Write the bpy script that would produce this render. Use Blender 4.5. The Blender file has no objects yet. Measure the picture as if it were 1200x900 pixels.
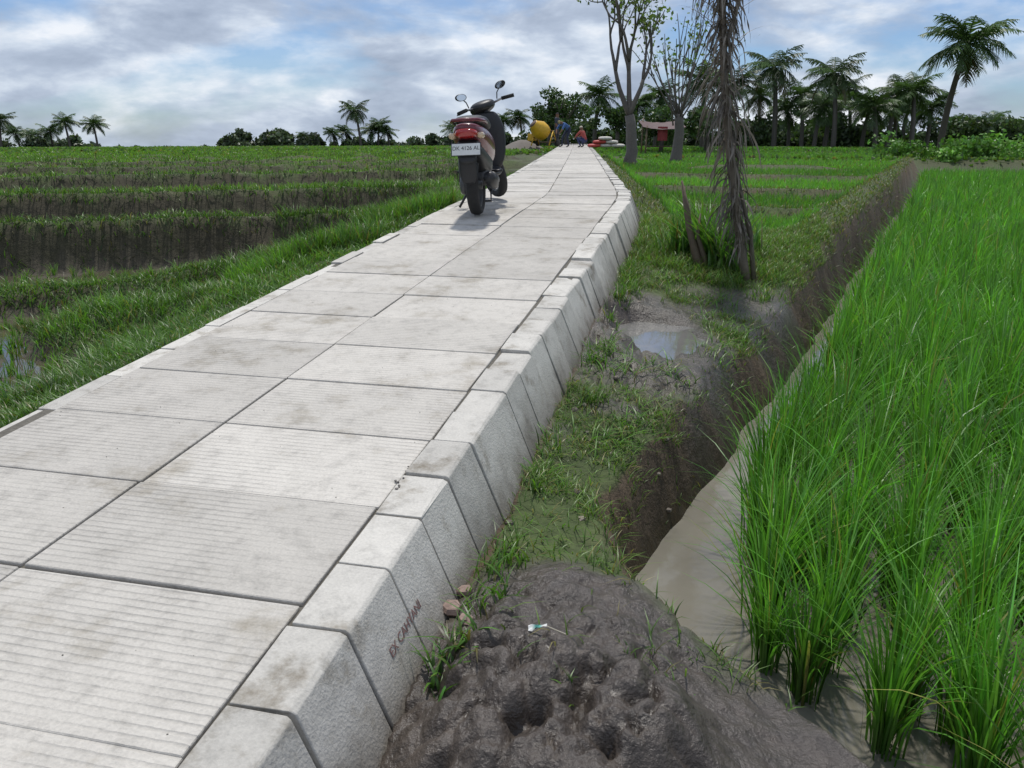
import bpy, math, numpy as np
from mathutils import Vector, Matrix
rng=np.random.default_rng(7)
scene=bpy.context.scene
scene.view_settings.view_transform='Standard'
scene.view_settings.look='None'
scene.view_settings.exposure=0
COL=scene.collection
# ------------------------------------------------------------------ noise
def _h(ix,iy,s):
    n=(ix.astype(np.int64)*374761393+iy.astype(np.int64)*668265263+s*1442695041)&0x7fffffff
    n=((n^(n>>13))*1274126177)&0x7fffffff
    n=(n^(n>>16))&0xffffff
    return n/float(0xffffff)
def vn(x,y,s=0):
    x=np.asarray(x,float);y=np.asarray(y,float)
    ix=np.floor(x);iy=np.floor(y);fx=x-ix;fy=y-iy
    fx=fx*fx*(3-2*fx);fy=fy*fy*(3-2*fy)
    a=_h(ix,iy,s);b=_h(ix+1,iy,s);c=_h(ix,iy+1,s);d=_h(ix+1,iy+1,s)
    return (a*(1-fx)+b*fx)*(1-fy)+(c*(1-fx)+d*fx)*fy
def fbm(x,y,s=0,o=4):
    r=0;a=.5;t=0
    for i in range(o):
        r=r+a*vn(x*2**i+i*17.3,y*2**i-i*9.1,s+i);t+=a;a*=.5
    return r/t
def clod(x,y,s):
    ix=np.floor(x);iy=np.floor(y);m=np.full(np.shape(x),9.)
    for dx in (-1,0,1):
        for dy in (-1,0,1):
            cx=ix+dx;cy=iy+dy
            q=(x-cx-_h(cx,cy,s))**2+(y-cy-_h(cx,cy,s+7))**2
            q=q/(.35+.9*_h(cx,cy,s+3))
            m=np.minimum(m,q)
    return np.sqrt(np.clip(1-m*1.3,0,1))
def sst(a,b,x):
    t=np.clip((x-a)/(b-a),0,1);return t*t*(3-2*t)
# ------------------------------------------------------------------ path line
_Y=np.linspace(-6,60,1321)
_sl=np.interp(_Y,[-6,7.6,9.4,60],[.233,.233,.085,.074])
_cx=np.concatenate([[0],np.cumsum((_sl[1:]+_sl[:-1])/2*np.diff(_Y))])
_cx=_cx-np.interp(0,_Y,_cx)-1.56
_g=np.interp(_Y,[-6,7.0,9.0,60],[.067,.067,.004,.003])
_z=np.concatenate([[0],np.cumsum((_g[1:]+_g[:-1])/2*np.diff(_Y))])
_z=_z-np.interp(0,_Y,_z)+.47
CX=lambda y:np.interp(y,_Y,_cx)
SL=lambda y:np.interp(y,_Y,_sl)
ZP=lambda y:np.interp(y,_Y,_z)
XD=lambda y:np.interp(y,[-4,1.0,1.4,1.74,2.1,2.53,3.59,6.05,9.18,20,30,60],[2.2,1.15,.86,.66,.50,.51,1.08,2.42,4.02,9.7,14.9,30])
BW=lambda y:np.interp(y,[0,2,3,6,9,60],[.22,.2,.30,.36,.30,.35])
ZT=lambda y:np.interp(y,[0,3,5,7,9,14,20,30,60],[.36,.34,.36,.50,.60,.66,.70,.78,.85])
BR=[8.9,10.7,14.2,17,20.5,25,31,39,50]
LV=[.13,.57,.77,.87,.92,.93,.93,.92,.91,.90]
def psi(x,y):
    return y-.33*(np.clip(x,-30,5)+5.7)+.5*(vn(x*.35,y*.2,5)-.5)+.12*(vn(x*2,y*2,6)-.5)
def bunddist(x,y):
    pts=[(-14,5.4),(-8,5.9),(-4.6,6.6),(-3.6,7.4),(-3.0,8.4),(-2.3,10)]
    d=np.full(np.shape(x),99.)
    for a,b in zip(pts[:-1],pts[1:]):
        ax,ay=a;bx,by=b;dx=bx-ax;dy=by-ay
        t=np.clip(((x-ax)*dx+(y-ay)*dy)/(dx*dx+dy*dy),0,1)
        d=np.minimum(d,np.hypot(x-ax-t*dx,y-ay-t*dy))
    return d
def dsig(x,y):
    return (x-CX(y))/np.sqrt(1+SL(y)**2)
PUX,PUY=.88,4.78
def pudr(x,y): return np.hypot((x-PUX)/.27,(y-PUY)/.46)+.7*(fbm(x*6,y*6,81,3)-.5)
RB=[8.3,11.2,15,20,26,34]
def H(x,y,fine=True):
    x=np.asarray(x,float);y=np.asarray(y,float)
    d=dsig(x,y);zp=ZP(y)
    # ---- right
    cs=1/np.sqrt(1+SL(y)**2)
    xc=CX(y)+.97/cs
    xd=XD(y)+.07*(fbm(x*2.1,y*2.1,31,3)-.5)*2
    xt=xd-BW(y);zb=zp-.27;zt=ZT(y)
    f=np.clip((x-xc)/np.maximum(xt-xc,.05),0,1)
    sh=zb+(zt-zb)*f
    near=1-sst(7,9,y)
    sh=sh+.04*(fbm(x*2.5,y*2.5,3,4)-.5)*2*near
    sh=sh+.08*np.exp(-((x-xt+.25)/.28)**2)*sst(5.5,8,y)
    q=y+.1*(x-3)
    m=np.ones_like(q)
    for b in RB: m=np.minimum(m,sst(.12,.35,np.abs(q-b)))
    m=m*sst(.35,.7,x-xc)*sst(.3,.7,xt-x)*sst(8,8.6,y)*(1-sst(45,50,y))
    sh=sh-.20*m
    # mud pile
    pm=np.exp(-(((x-.12)/.38)**2+((y-1.50)/.56)**2)**1.6)
    wx=x+.07*(vn(x*5,y*5,15)-.5)+.024*(vn(x*19,y*19,25)-.5);wy=y+.07*(vn(x*5,y*5,16)-.5)+.024*(vn(x*19,y*19,26)-.5)
    k1=.5+.9*sst(.35,.6,fbm(x*3,y*3,14,2))
    sh=sh+pm*(.060+.060*clod(wx*6,wy*6,11)+.050*clod(wx*13+3,wy*13,17)*k1+(.024*clod(wx*30,wy*30+5,18)*k1 if fine else 0)+.05*(fbm(x*3,y*3,12,2)-.5))
    if fine: sh=sh+(pm*.014+.008*near)*(fbm(x*26,y*26,13,3)-.5)
    cm=np.exp(-(((x-.72)/.5)**2+((y-4.3)/1.2)**2)**2)
    sh=sh+cm*(.050*clod(wx*8,wy*8,21)+.04*clod(wx*17,wy*17,23)-.035)
    pr=pudr(x,y);pk=1-sst(.8,1.2,pr)
    rim=(1-sst(1.1,1.9,pr))
    sh=sh*(1-rim)+np.maximum(sh,.43)*rim
    sh=sh*(1-pk)+.385*pk
    g=sst(0,1,(x-xt)/np.maximum(xd-xt,.01))
    bed=-.09+.02*(fbm(x*3,y*3,41,2)-.5)
    sh=sh+g*(1-g)*4*(.07*(fbm(x*9,y*9,42,3)-.5)*2+.03*(clod(wx*9,wy*9,43)-.4))
    R=sh*(1-g)+bed*g
    fe=np.maximum(sst(30.5,31.5,y),sst(44,46,x))
    R=np.where(x>xt,R*(1-fe)+.75*fe,R)
    # ---- left
    dl=-d-.83
    p=psi(x,y)
    L=np.full(np.shape(x),LV[0])+.07*(fbm(x*1.6,y*1.6,51,3)-.44)
    for i,b in enumerate(BR):
        w=.28
        L=L+(LV[i+1]-LV[i])*sst(b-w/2,b+w/2,p)
        L=L+(.12 if i<6 else .08)*np.exp(-((p-b-.22)/.2)**2)
        if i>0 and i<7: L=L-(.13+.025*i)*sst(b-1.2-.12*i,b-.5,p)*(1-sst(b-.14,b+.05,p))
    L=L+.17*np.exp(-(bunddist(x,y)/.26)**4)*(1-sst(8.6,8.9,p))
    L=L+.035*(fbm(x*4,y*4,52,3)-.5)
    vz=zp-.05-(.38+.18*(fbm(x*1.3,y*1.3,53,2)-.5)*2)*np.clip(dl,0,9)
    vz=vz+.05*(fbm(x*5,y*5,54,3)-.5)*sst(.05,.5,dl)
    Lf=np.maximum(L,vz)
    Z=np.where(d>0,R,Lf)
    core=(d<.94)&(d>-.82)&(y<56)
    Z=np.where(core,zp-.32,Z)
    r=np.hypot(x,y)
    far=sst(45,70,r)
    Z=Z*(1-far)+(.88+.0*x)*far-np.maximum(0,r-60)*.02
    return Z
# ------------------------------------------------------------------ helpers
class Acc:
    def __init__(s): s.v=[];s.f=[];s.c=[];s.n=0
    def add(s,v,f,c=(1,1,1)):
        v=np.asarray(v,float);s.v.append(v)
        c=np.asarray(c,float)
        if c.ndim==1:c=np.tile(c,(len(v),1))
        s.c.append(c[:,:3])
        for a in f: s.f.append(tuple(i+s.n for i in a))
        s.n+=len(v)
    def build(s,name,mat,smooth=True,parent=None):
        me=bpy.data.meshes.new(name)
        v=np.concatenate(s.v);me.from_pydata(v.tolist(),[],s.f)
        c=np.ones((len(v),4));c[:,:3]=np.concatenate(s.c)
        a=me.color_attributes.new('Col','FLOAT_COLOR','POINT');a.data.foreach_set('color',c.ravel())
        if smooth: me.polygons.foreach_set('use_smooth',[True]*len(me.polygons))
        me.materials.append(mat)
        o=bpy.data.objects.new(name,me);COL.objects.link(o)
        if parent: o.parent=parent
        return o
def quadmesh(name,V,Q,C,mat,smooth=False):
    me=bpy.data.meshes.new(name);nv=len(V);nq=len(Q)
    me.vertices.add(nv);me.vertices.foreach_set('co',np.ascontiguousarray(V,dtype=np.float32).ravel())
    me.loops.add(nq*4);me.loops.foreach_set('vertex_index',np.ascontiguousarray(Q,dtype=np.int32).ravel())
    me.polygons.add(nq);me.polygons.foreach_set('loop_start',np.arange(0,nq*4,4,dtype=np.int32))
    me.polygons.foreach_set('loop_total',np.full(nq,4,dtype=np.int32))
    if smooth: me.polygons.foreach_set('use_smooth',np.ones(nq,dtype=bool))
    me.update(calc_edges=True)
    c=np.ones((nv,4),dtype=np.float32);c[:,:3]=C
    a=me.color_attributes.new('Col','FLOAT_COLOR','POINT');a.data.foreach_set('color',c.ravel())
    me.materials.append(mat)
    o=bpy.data.objects.new(name,me);COL.objects.link(o);return o
def tube(P,R,seg=8,cap=True):
    P=np.asarray(P,float);n=len(P)
    R=np.full(n,R) if np.isscalar(R) else np.asarray(R,float)
    T=np.gradient(P,axis=0);T/=np.linalg.norm(T,axis=1)[:,None]+1e-9
    ref=np.array([0,0,1.]) if abs(T[0][2])<.8 else np.array([0,1.,0])
    V=[];u=np.cross(ref,T[0]);u/=np.linalg.norm(u)
    for i in range(n):
        u=u-T[i]*np.dot(u,T[i]);u/=np.linalg.norm(u)+1e-9
        w=np.cross(T[i],u)
        a=np.arange(seg)*2*math.pi/seg
        V.append(P[i]+R[i]*(np.cos(a)[:,None]*u+np.sin(a)[:,None]*w))
    V=np.concatenate(V);F=[]
    for i in range(n-1):
        for k in range(seg):
            k2=(k+1)%seg
            F.append((i*seg+k,i*seg+k2,(i+1)*seg+k2,(i+1)*seg+k))
    if cap:
        F.append(tuple(range(seg))[::-1]);F.append(tuple((n-1)*seg+k for k in range(seg)))
    return V,F
def nodes(name):
    m=bpy.data.materials.new(name);m.use_nodes=True
    nt=m.node_tree;b=nt.nodes['Principled BSDF'];return m,nt,b
def N(nt,t,**k):
    n=nt.nodes.new(t)
    for a,v in k.items(): setattr(n,a,v)
    return n
def simple(name,col,rough=.5,metal=0,coat=0,nscale=30,nvar=.25,bump=.0):
    m,nt,b=nodes(name)
    tc=N(nt,'ShaderNodeTexCoord');no=N(nt,'ShaderNodeTexNoise');no.inputs['Scale'].default_value=nscale;no.inputs['Detail'].default_value=5
    nt.links.new(tc.outputs['Object'],no.inputs['Vector'])
    r=N(nt,'ShaderNodeMapRange');r.inputs['To Min'].default_value=1-nvar;r.inputs['To Max'].default_value=1+nvar
    nt.links.new(no.outputs['Fac'],r.inputs['Value'])
    mx=N(nt,'ShaderNodeVectorMath',operation='SCALE');mx.inputs[0].default_value=col
    nt.links.new(r.outputs[0],mx.inputs['Scale']);nt.links.new(mx.outputs[0],b.inputs['Base Color'])
    b.inputs['Roughness'].default_value=rough;b.inputs['Metallic'].default_value=metal;b.inputs['Coat Weight'].default_value=coat
    if bump:
        bp=N(nt,'ShaderNodeBump');bp.inputs['Strength'].default_value=bump;bp.inputs['Distance'].default_value=.01
        nt.links.new(no.outputs['Fac'],bp.inputs['Height']);nt.links.new(bp.outputs[0],b.inputs['Normal'])
    return m
def leafmat(name,trans=.35,tint=(1.25,1.4,.65)):
    m,nt,b=nodes(name);nt.nodes.remove(b)
    at=N(nt,'ShaderNodeAttribute',attribute_name='Col')
    df=N(nt,'ShaderNodeBsdfDiffuse');nt.links.new(at.outputs['Color'],df.inputs['Color'])
    tr=N(nt,'ShaderNodeBsdfTranslucent');sc=N(nt,'ShaderNodeVectorMath',operation='MULTIPLY')
    sc.inputs[1].default_value=tint
    nt.links.new(at.outputs['Color'],sc.inputs[0]);nt.links.new(sc.outputs[0],tr.inputs['Color'])
    mx=N(nt,'ShaderNodeMixShader');mx.inputs[0].default_value=trans
    nt.links.new(df.outputs[0],mx.inputs[1]);nt.links.new(tr.outputs[0],mx.inputs[2])
    gl=N(nt,'ShaderNodeBsdfGlossy');gl.inputs['Roughness'].default_value=.42;gl.inputs['Color'].default_value=(1,1,1,1)
    m2=N(nt,'ShaderNodeMixShader');m2.inputs[0].default_value=.03
    nt.links.new(mx.outputs[0],m2.inputs[1]);nt.links.new(gl.outputs[0],m2.inputs[2])
    nt.links.new(m2.outputs[0],nt.nodes['Material Output'].inputs['Surface']);return m
M_leaf=leafmat('leaf_blades',.40);M_bush=leafmat('foliage',.22)
def colmat(name,rough=.7,bump=.3,nscale=20):
    m,nt,b=nodes(name)
    at=N(nt,'ShaderNodeAttribute',attribute_name='Col')
    tc=N(nt,'ShaderNodeTexCoord');no=N(nt,'ShaderNodeTexNoise');no.inputs['Scale'].default_value=nscale;no.inputs['Detail'].default_value=6
    nt.links.new(tc.outputs['Object'],no.inputs['Vector'])
    r=N(nt,'ShaderNodeMapRange');r.inputs['To Min'].default_value=.65;r.inputs['To Max'].default_value=1.35
    nt.links.new(no.outputs['Fac'],r.inputs['Value'])
    mx=N(nt,'ShaderNodeVectorMath',operation='SCALE')
    nt.links.new(at.outputs['Color'],mx.inputs[0]);nt.links.new(r.outputs[0],mx.inputs['Scale'])
    nt.links.new(mx.outputs[0],b.inputs['Base Color']);b.inputs['Roughness'].default_value=rough
    bp=N(nt,'ShaderNodeBump');bp.inputs['Strength'].default_value=bump;bp.inputs['Distance'].default_value=.02
    nt.links.new(no.outputs['Fac'],bp.inputs['Height']);nt.links.new(bp.outputs[0],b.inputs['Normal'])
    return m
M_bark=colmat('bark')
# ------------------------------------------------------------------ blades
def blades(name,B,az,h,L,w,col,segs=4,mat=None,rootdark=.6,droop=.25,curve=2.0):
    n=len(B);t=np.linspace(0,1,segs+1)
    T=t[None,:]
    hor=(L*h)[:,None]*T**curve
    zz=h[:,None]*(T-(droop*np.minimum(L,1.5))[:,None]*T**3)
    dx=np.cos(az);dy=np.sin(az)
    tw=az+math.pi/2+rng.normal(0,.5,n)
    wd=w[:,None]*(np.minimum(1,.55+1.6*T)*(1-T**2.2)+.03)/2
    cxp=B[:,0:1]+dx[:,None]*hor;cyp=B[:,1:2]+dy[:,None]*hor;czp=B[:,2:3]+zz
    V=np.empty((n,segs+1,2,3))
    V[:,:,0,0]=cxp-np.cos(tw)[:,None]*wd;V[:,:,0,1]=cyp-np.sin(tw)[:,None]*wd;V[:,:,0,2]=czp
    V[:,:,1,0]=cxp+np.cos(tw)[:,None]*wd;V[:,:,1,1]=cyp+np.sin(tw)[:,None]*wd;V[:,:,1,2]=czp
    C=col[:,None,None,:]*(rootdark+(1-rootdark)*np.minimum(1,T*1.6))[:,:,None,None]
    C=np.broadcast_to(C,V.shape).reshape(-1,3)
    base=(np.arange(n)*(segs+1)*2)[:,None]+(np.arange(segs)*2)[None,:]
    Q=np.stack([base,base+1,base+3,base+2],-1).reshape(-1,4)
    return V.reshape(-1,3),Q,C
class BAcc:
    def __init__(s): s.V=[];s.Q=[];s.C=[];s.n=0
    def add(s,VQC):
        V,Q,C=VQC;s.V.append(V);s.Q.append(Q+s.n);s.C.append(C);s.n+=len(V)
    def build(s,name,mat,smooth=True):
        return quadmesh(name,np.concatenate(s.V),np.concatenate(s.Q),np.concatenate(s.C),mat,smooth)
def vcol(base,n,var=.2,yel=.0,ycol=(.19,.17,.06)):
    c=np.array(base)[None,:]*(1+rng.normal(0,var,(n,1)))
    c=c*(1+rng.normal(0,.07,(n,3)))
    k=rng.random(n)<yel
    c[k]=np.array(ycol)*(1+rng.normal(0,.25,(k.sum(),1)))
    return np.clip(c,.004,.9)
# ------------------------------------------------------------------ ground sheet
def axis(c0,c1,lo,hi,s0):
    a=list(np.arange(c0,c1,s0))
    x=a[-1]
    while x<hi:
        dd=x-c1; x+= s0+.015*dd if dd<18 else s0+.015*18+.09*(dd-18)
        a.append(x)
    x=a[0];b=[]
    while x>lo:
        dd=c0-x; x-= s0+.015*dd if dd<18 else s0+.015*18+.09*(dd-18)
        b.append(x)
    return np.array(b[::-1]+a)
xs=axis(-.42,.72,-1600,1600,.0085);ys=axis(1.2,2.1,-60,1600,.0085)
GX,GY=np.meshgrid(xs,ys);GZ=H(GX,GY)
nx=len(xs);ny=len(ys)
V=np.stack([GX,GY,GZ],-1).reshape(-1,3)
i=np.arange(ny-1)[:,None]*nx+np.arange(nx-1)[None,:]
Q=np.stack([i,i+1,i+nx+1,i+nx],-1).reshape(-1,4)
def mudmask(x,y):
    d=dsig(x,y)
    pile=sst(1.15,.75,(((x-.12)/.42)**2+((y-1.38)/.72)**2)+.5*(fbm(x*5,y*5,61)-.5))
    pile=np.maximum(pile,sst(1.75,1.5,y)*(d>.9))
    ch=sst(.50,.66,fbm(x*1.9,y*1.9,62)+.34*np.exp(-(((x-.74)/.46)**2+((y-4.35)/1.05)**2)**1.5))*sst(2.8,3.4,y)*(1-sst(5.8,6.6,y))
    return pile,ch
def groundcol(x,y,z):
    d=dsig(x,y)
    e=.03
    sx=(H(x+e,y,False)-H(x-e,y,False))/(2*e);sy=(H(x,y+e,False)-H(x,y-e,False))/(2*e)
    sl=np.hypot(sx,sy)
    n1=fbm(x*3,y*3,71)[...,None]
    grass=np.array([.055,.078,.022])*(.6+.8*n1)
    soil=np.array([.075,.056,.036])*(.6+.8*n1)
    mud=np.array([.068,.055,.045])*(.7+.6*n1)
    k=(.5*sst(.35,.75,fbm(x*2,y*2,72)))[...,None]
    c=grass*(1-k)+soil*k
    pile,ch=mudmask(x,y);pr=(d>.5)
    s=sst(.7,1.3,sl)[...,None]*((d>0)*(1-pile))[...,None]
    bank=np.array([.080,.055,.033])*(.5+1.0*fbm(x*7,y*7,73)[...,None])
    c=c*(1-s)+bank*s
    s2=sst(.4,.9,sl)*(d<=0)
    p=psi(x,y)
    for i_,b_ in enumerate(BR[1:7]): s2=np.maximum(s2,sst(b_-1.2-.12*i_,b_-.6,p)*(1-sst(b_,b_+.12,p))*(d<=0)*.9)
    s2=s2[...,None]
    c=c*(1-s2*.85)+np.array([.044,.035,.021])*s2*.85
    pile=pile*pr;ch=ch*pr*.9
    wet=np.maximum(pile,ch)
    c=c*(1-wet[...,None])+mud*wet[...,None]
    low=(z<.22)&(d<0)
    c[low]=np.array([.065,.055,.038])
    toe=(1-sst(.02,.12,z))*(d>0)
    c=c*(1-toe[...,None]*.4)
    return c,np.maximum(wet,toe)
C,wet=groundcol(V[:,0],V[:,1],V[:,2])
M_g,nt,b=nodes('terrain_soil')
at=N(nt,'ShaderNodeAttribute',attribute_name='Col');wt=N(nt,'ShaderNodeAttribute',attribute_name='wet')
geo=N(nt,'ShaderNodeNewGeometry')
n1=N(nt,'ShaderNodeTexNoise');n1.inputs['Scale'].default_value=22;n1.inputs['Detail'].default_value=7;n1.inputs['Roughness'].default_value=.62
n2=N(nt,'ShaderNodeTexNoise');n2.inputs['Scale'].default_value=90;n2.inputs['Detail'].default_value=3
for q in (n1,n2): nt.links.new(geo.outputs['Position'],q.inputs['Vector'])
mr=N(nt,'ShaderNodeMapRange');mr.inputs['From Min'].default_value=.3;mr.inputs['From Max'].default_value=.7;mr.inputs['To Min'].default_value=.7;mr.inputs['To Max'].default_value=1.3
nt.links.new(n1.outputs['Fac'],mr.inputs['Value'])
sc=N(nt,'ShaderNodeVectorMath',operation='SCALE');nt.links.new(at.outputs['Color'],sc.inputs[0]);nt.links.new(mr.outputs[0],sc.inputs['Scale'])
nt.links.new(sc.outputs[0],b.inputs['Base Color'])
rr=N(nt,'ShaderNodeMapRange');rr.inputs['To Min'].default_value=.9;rr.inputs['To Max'].default_value=.33
nt.links.new(wt.outputs['Fac'],rr.inputs['Value']);nt.links.new(rr.outputs[0],b.inputs['Roughness'])
ad=N(nt,'ShaderNodeMath',operation='MULTIPLY_ADD');ad.inputs[1].default_value=.3
nt.links.new(n2.outputs['Fac'],ad.inputs[0]);nt.links.new(n1.outputs['Fac'],ad.inputs[2])
bp=N(nt,'ShaderNodeBump');bp.inputs['Strength'].default_value=.75;bp.inputs['Distance'].default_value=.022
nt.links.new(ad.outputs[0],bp.inputs['Height']);nt.links.new(bp.outputs[0],b.inputs['Normal'])
g=quadmesh('ground',V,Q,C,M_g,True)
a=g.data.attributes.new('wet','FLOAT','POINT');a.data.foreach_set('value',wet.astype(np.float32))
# ------------------------------------------------------------------ water
def watermat(name,col,bs=.15,ior=1.38):
    m,nt,b=nodes(name)
    geo=N(nt,'ShaderNodeNewGeometry');no=N(nt,'ShaderNodeTexNoise');no.inputs['Scale'].default_value=2.2;no.inputs['Detail'].default_value=4
    nt.links.new(geo.outputs['Position'],no.inputs['Vector'])
    cr=N(nt,'ShaderNodeValToRGB');cr.color_ramp.elements[0].position=.3;cr.color_ramp.elements[1].position=.7
    cr.color_ramp.elements[0].color=tuple(np.array(col)*.8)+(1,);cr.color_ramp.elements[1].color=tuple(np.array(col)*1.12)+(1,)
    nt.links.new(no.outputs['Fac'],cr.inputs[0]);nt.links.new(cr.outputs[0],b.inputs['Base Color'])
    b.inputs['Roughness'].default_value=.05;b.inputs['IOR'].default_value=ior
    n3=N(nt,'ShaderNodeTexNoise');n3.inputs['Scale'].default_value=9;nt.links.new(geo.outputs['Position'],n3.inputs['Vector'])
    bp=N(nt,'ShaderNodeBump');bp.inputs['Strength'].default_value=bs;bp.inputs['Distance'].default_value=.01
    nt.links.new(n3.outputs['Fac'],bp.inputs['Height']);nt.links.new(bp.outputs[0],b.inputs['Normal'])
    return m
M_w=watermat('muddy_water',(.20,.185,.150));M_w2=watermat('paddy_water',(.085,.075,.05));M_w3=watermat('puddle_water',(.17,.165,.155),.08,1.5)
def sheet(name,x0,x1,y0,y1,z,m):
    me=bpy.data.meshes.new(name);me.from_pydata([(x0,y0,z),(x1,y0,z),(x1,y1,z),(x0,y1,z)],[],[(0,1,2,3)]);me.materials.append(m)
    o=bpy.data.objects.new(name,me);COL.objects.link(o);return o
sheet('water',-.9,45.5,-20,32,0,M_w)
sheet('paddy_water',-30,-1.2,-20,13.5,.145,M_w2)
an=np.linspace(0,2*math.pi,40,endpoint=False)
me=bpy.data.meshes.new('puddle');me.from_pydata([(PUX+.36*math.cos(t),PUY+.58*math.sin(t),.412) for t in an],[],[tuple(range(40))]);me.materials.append(M_w3)
COL.objects.link(bpy.data.objects.new('puddle',me))
# ------------------------------------------------------------------ path
def PP(y,d,h):
    s=SL(y);c=1/math.sqrt(1+s*s)
    return (float(CX(y)+c*d),float(y-s*c*d),float(ZP(y)+h))
def concrete(name,base,groove):
    m,nt,b=nodes(name)
    geo=N(nt,'ShaderNodeNewGeometry')
    mp=N(nt,'ShaderNodeMapping');mp.inputs['Rotation'].default_value=(0,0,math.atan(.233))
    nt.links.new(geo.outputs['Position'],mp.inputs['Vector'])
    n1=N(nt,'ShaderNodeTexNoise');n1.inputs['Scale'].default_value=3.5 if groove else 6;n1.inputs['Detail'].default_value=8;n1.inputs['Roughness'].default_value=.68
    n2=N(nt,'ShaderNodeTexNoise');n2.inputs['Scale'].default_value=140;n2.inputs['Detail'].default_value=3
    n5=N(nt,'ShaderNodeTexNoise');n5.inputs['Scale'].default_value=16;n5.inputs['Detail'].default_value=6;n5.inputs['Roughness'].default_value=.7
    for q in (n1,n2,n5): nt.links.new(mp.outputs[0],q.inputs['Vector'])
    cr=N(nt,'ShaderNodeValToRGB');e=cr.color_ramp.elements
    B=np.array(base);dk_=np.array([.62,.59,.53]) if groove else np.array([.46,.42,.36])
    e[0].position=.30;e[0].color=tuple(B*dk_)+(1,);e[1].position=.70;e[1].color=tuple(B*1.10)+(1,)
    x=e.new(.46);x.color=tuple(B*.97)+(1,)
    nt.links.new(n1.outputs['Fac'],cr.inputs[0])
    isl=N(nt,'ShaderNodeMapRange');isl.inputs['To Min'].default_value=.86 if groove else .78;isl.inputs['To Max'].default_value=1.08
    nt.links.new(geo.outputs['Random Per Island'],isl.inputs['Value'])
    sp=N(nt,'ShaderNodeMapRange');sp.inputs['To Min'].default_value=.8;sp.inputs['To Max'].default_value=1.2
    nt.links.new(n2.outputs['Fac'],sp.inputs['Value'])
    s5=N(nt,'ShaderNodeMapRange');s5.inputs['From Min'].default_value=.3;s5.inputs['From Max'].default_value=.5;s5.inputs['To Min'].default_value=.78;s5.inputs['To Max'].default_value=1.0
    nt.links.new(n5.outputs['Fac'],s5.inputs['Value'])
    mu0=N(nt,'ShaderNodeMath',operation='MULTIPLY');nt.links.new(isl.outputs[0],mu0.inputs[0]);nt.links.new(s5.outputs[0],mu0.inputs[1])
    mu=N(nt,'ShaderNodeMath',operation='MULTIPLY');nt.links.new(mu0.outputs[0],mu.inputs[0]);nt.links.new(sp.outputs[0],mu.inputs[1])
    hsrc=n2.outputs['Fac']
    last=mu.outputs[0];colout=cr.outputs[0]
    if groove:
        wv=N(nt,'ShaderNodeTexWave',wave_type='BANDS',bands_direction='Y',wave_profile='SIN')
        wv.inputs['Scale'].default_value=13.2
        wv.inputs['Distortion'].default_value=.7;wv.inputs['Detail'].default_value=2;wv.inputs['Detail Scale'].default_value=2
        nt.links.new(mp.outputs[0],wv.inputs['Vector'])
        pw=N(nt,'ShaderNodeMapRange');pw.inputs['From Min'].default_value=0;pw.inputs['From Max'].default_value=.35
        nt.links.new(wv.outputs['Fac'],pw.inputs['Value'])
        n4=N(nt,'ShaderNodeTexNoise');n4.inputs['Scale'].default_value=2.3;n4.inputs['Detail'].default_value=4;nt.links.new(mp.outputs[0],n4.inputs['Vector'])
        wr=N(nt,'ShaderNodeMapRange');wr.inputs['From Min'].default_value=.38;wr.inputs['From Max'].default_value=.6;wr.inputs['To Min'].default_value=.25;wr.inputs['To Max'].default_value=1
        nt.links.new(n4.outputs['Fac'],wr.inputs['Value'])
        iv=N(nt,'ShaderNodeMath',operation='SUBTRACT');iv.inputs[0].default_value=1;nt.links.new(pw.outputs[0],iv.inputs[1])
        gk=N(nt,'ShaderNodeMath',operation='MULTIPLY');nt.links.new(iv.outputs[0],gk.inputs[0]);nt.links.new(wr.outputs[0],gk.inputs[1])
        dk=N(nt,'ShaderNodeMath',operation='MULTIPLY_ADD');dk.inputs[1].default_value=-.17;dk.inputs[2].default_value=1
        nt.links.new(gk.outputs[0],dk.inputs[0])
        m3=N(nt,'ShaderNodeMath',operation='MULTIPLY');nt.links.new(last,m3.inputs[0]);nt.links.new(dk.outputs[0],m3.inputs[1]);last=m3.outputs[0]
        hh=N(nt,'ShaderNodeMath',operation='MULTIPLY_ADD');hh.inputs[1].default_value=-1.2
        nt.links.new(gk.outputs[0],hh.inputs[0]);nt.links.new(n2.outputs['Fac'],hh.inputs[2]);hsrc=hh.outputs[0]
    else:
        # mud splashed up from the foot of the blocks (height above the sloping path line)
        sx_=N(nt,'ShaderNodeSeparateXYZ');nt.links.new(geo.outputs['Position'],sx_.inputs[0])
        mn=N(nt,'ShaderNodeMath',operation='MINIMUM');mn.inputs[1].default_value=7.9;nt.links.new(sx_.outputs['Y'],mn.inputs[0])
        a1=N(nt,'ShaderNodeMath',operation='MULTIPLY_ADD');a1.inputs[1].default_value=-.067;nt.links.new(mn.outputs[0],a1.inputs[0]);nt.links.new(sx_.outputs['Z'],a1.inputs[2])
        a2=N(nt,'ShaderNodeMath',operation='MULTIPLY_ADD');a2.inputs[1].default_value=-.42;nt.links.new(n1.outputs['Fac'],a2.inputs[0]);nt.links.new(a1.outputs[0],a2.inputs[2])
        gr_=N(nt,'ShaderNodeMapRange');gr_.inputs['From Min'].default_value=.47-.27-.19;gr_.inputs['From Max'].default_value=.47-.10-.19;gr_.inputs['To Min'].default_value=.85;gr_.inputs['To Max'].default_value=0
        nt.links.new(a2.outputs[0],gr_.inputs['Value'])
        mxg=N(nt,'ShaderNodeMix',data_type='RGBA');nt.links.new(gr_.outputs[0],mxg.inputs['Factor']);nt.links.new(cr.outputs[0],mxg.inputs['A']);mxg.inputs['B'].default_value=(.17,.145,.115,1)
        colout=mxg.outputs['Result']
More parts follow.
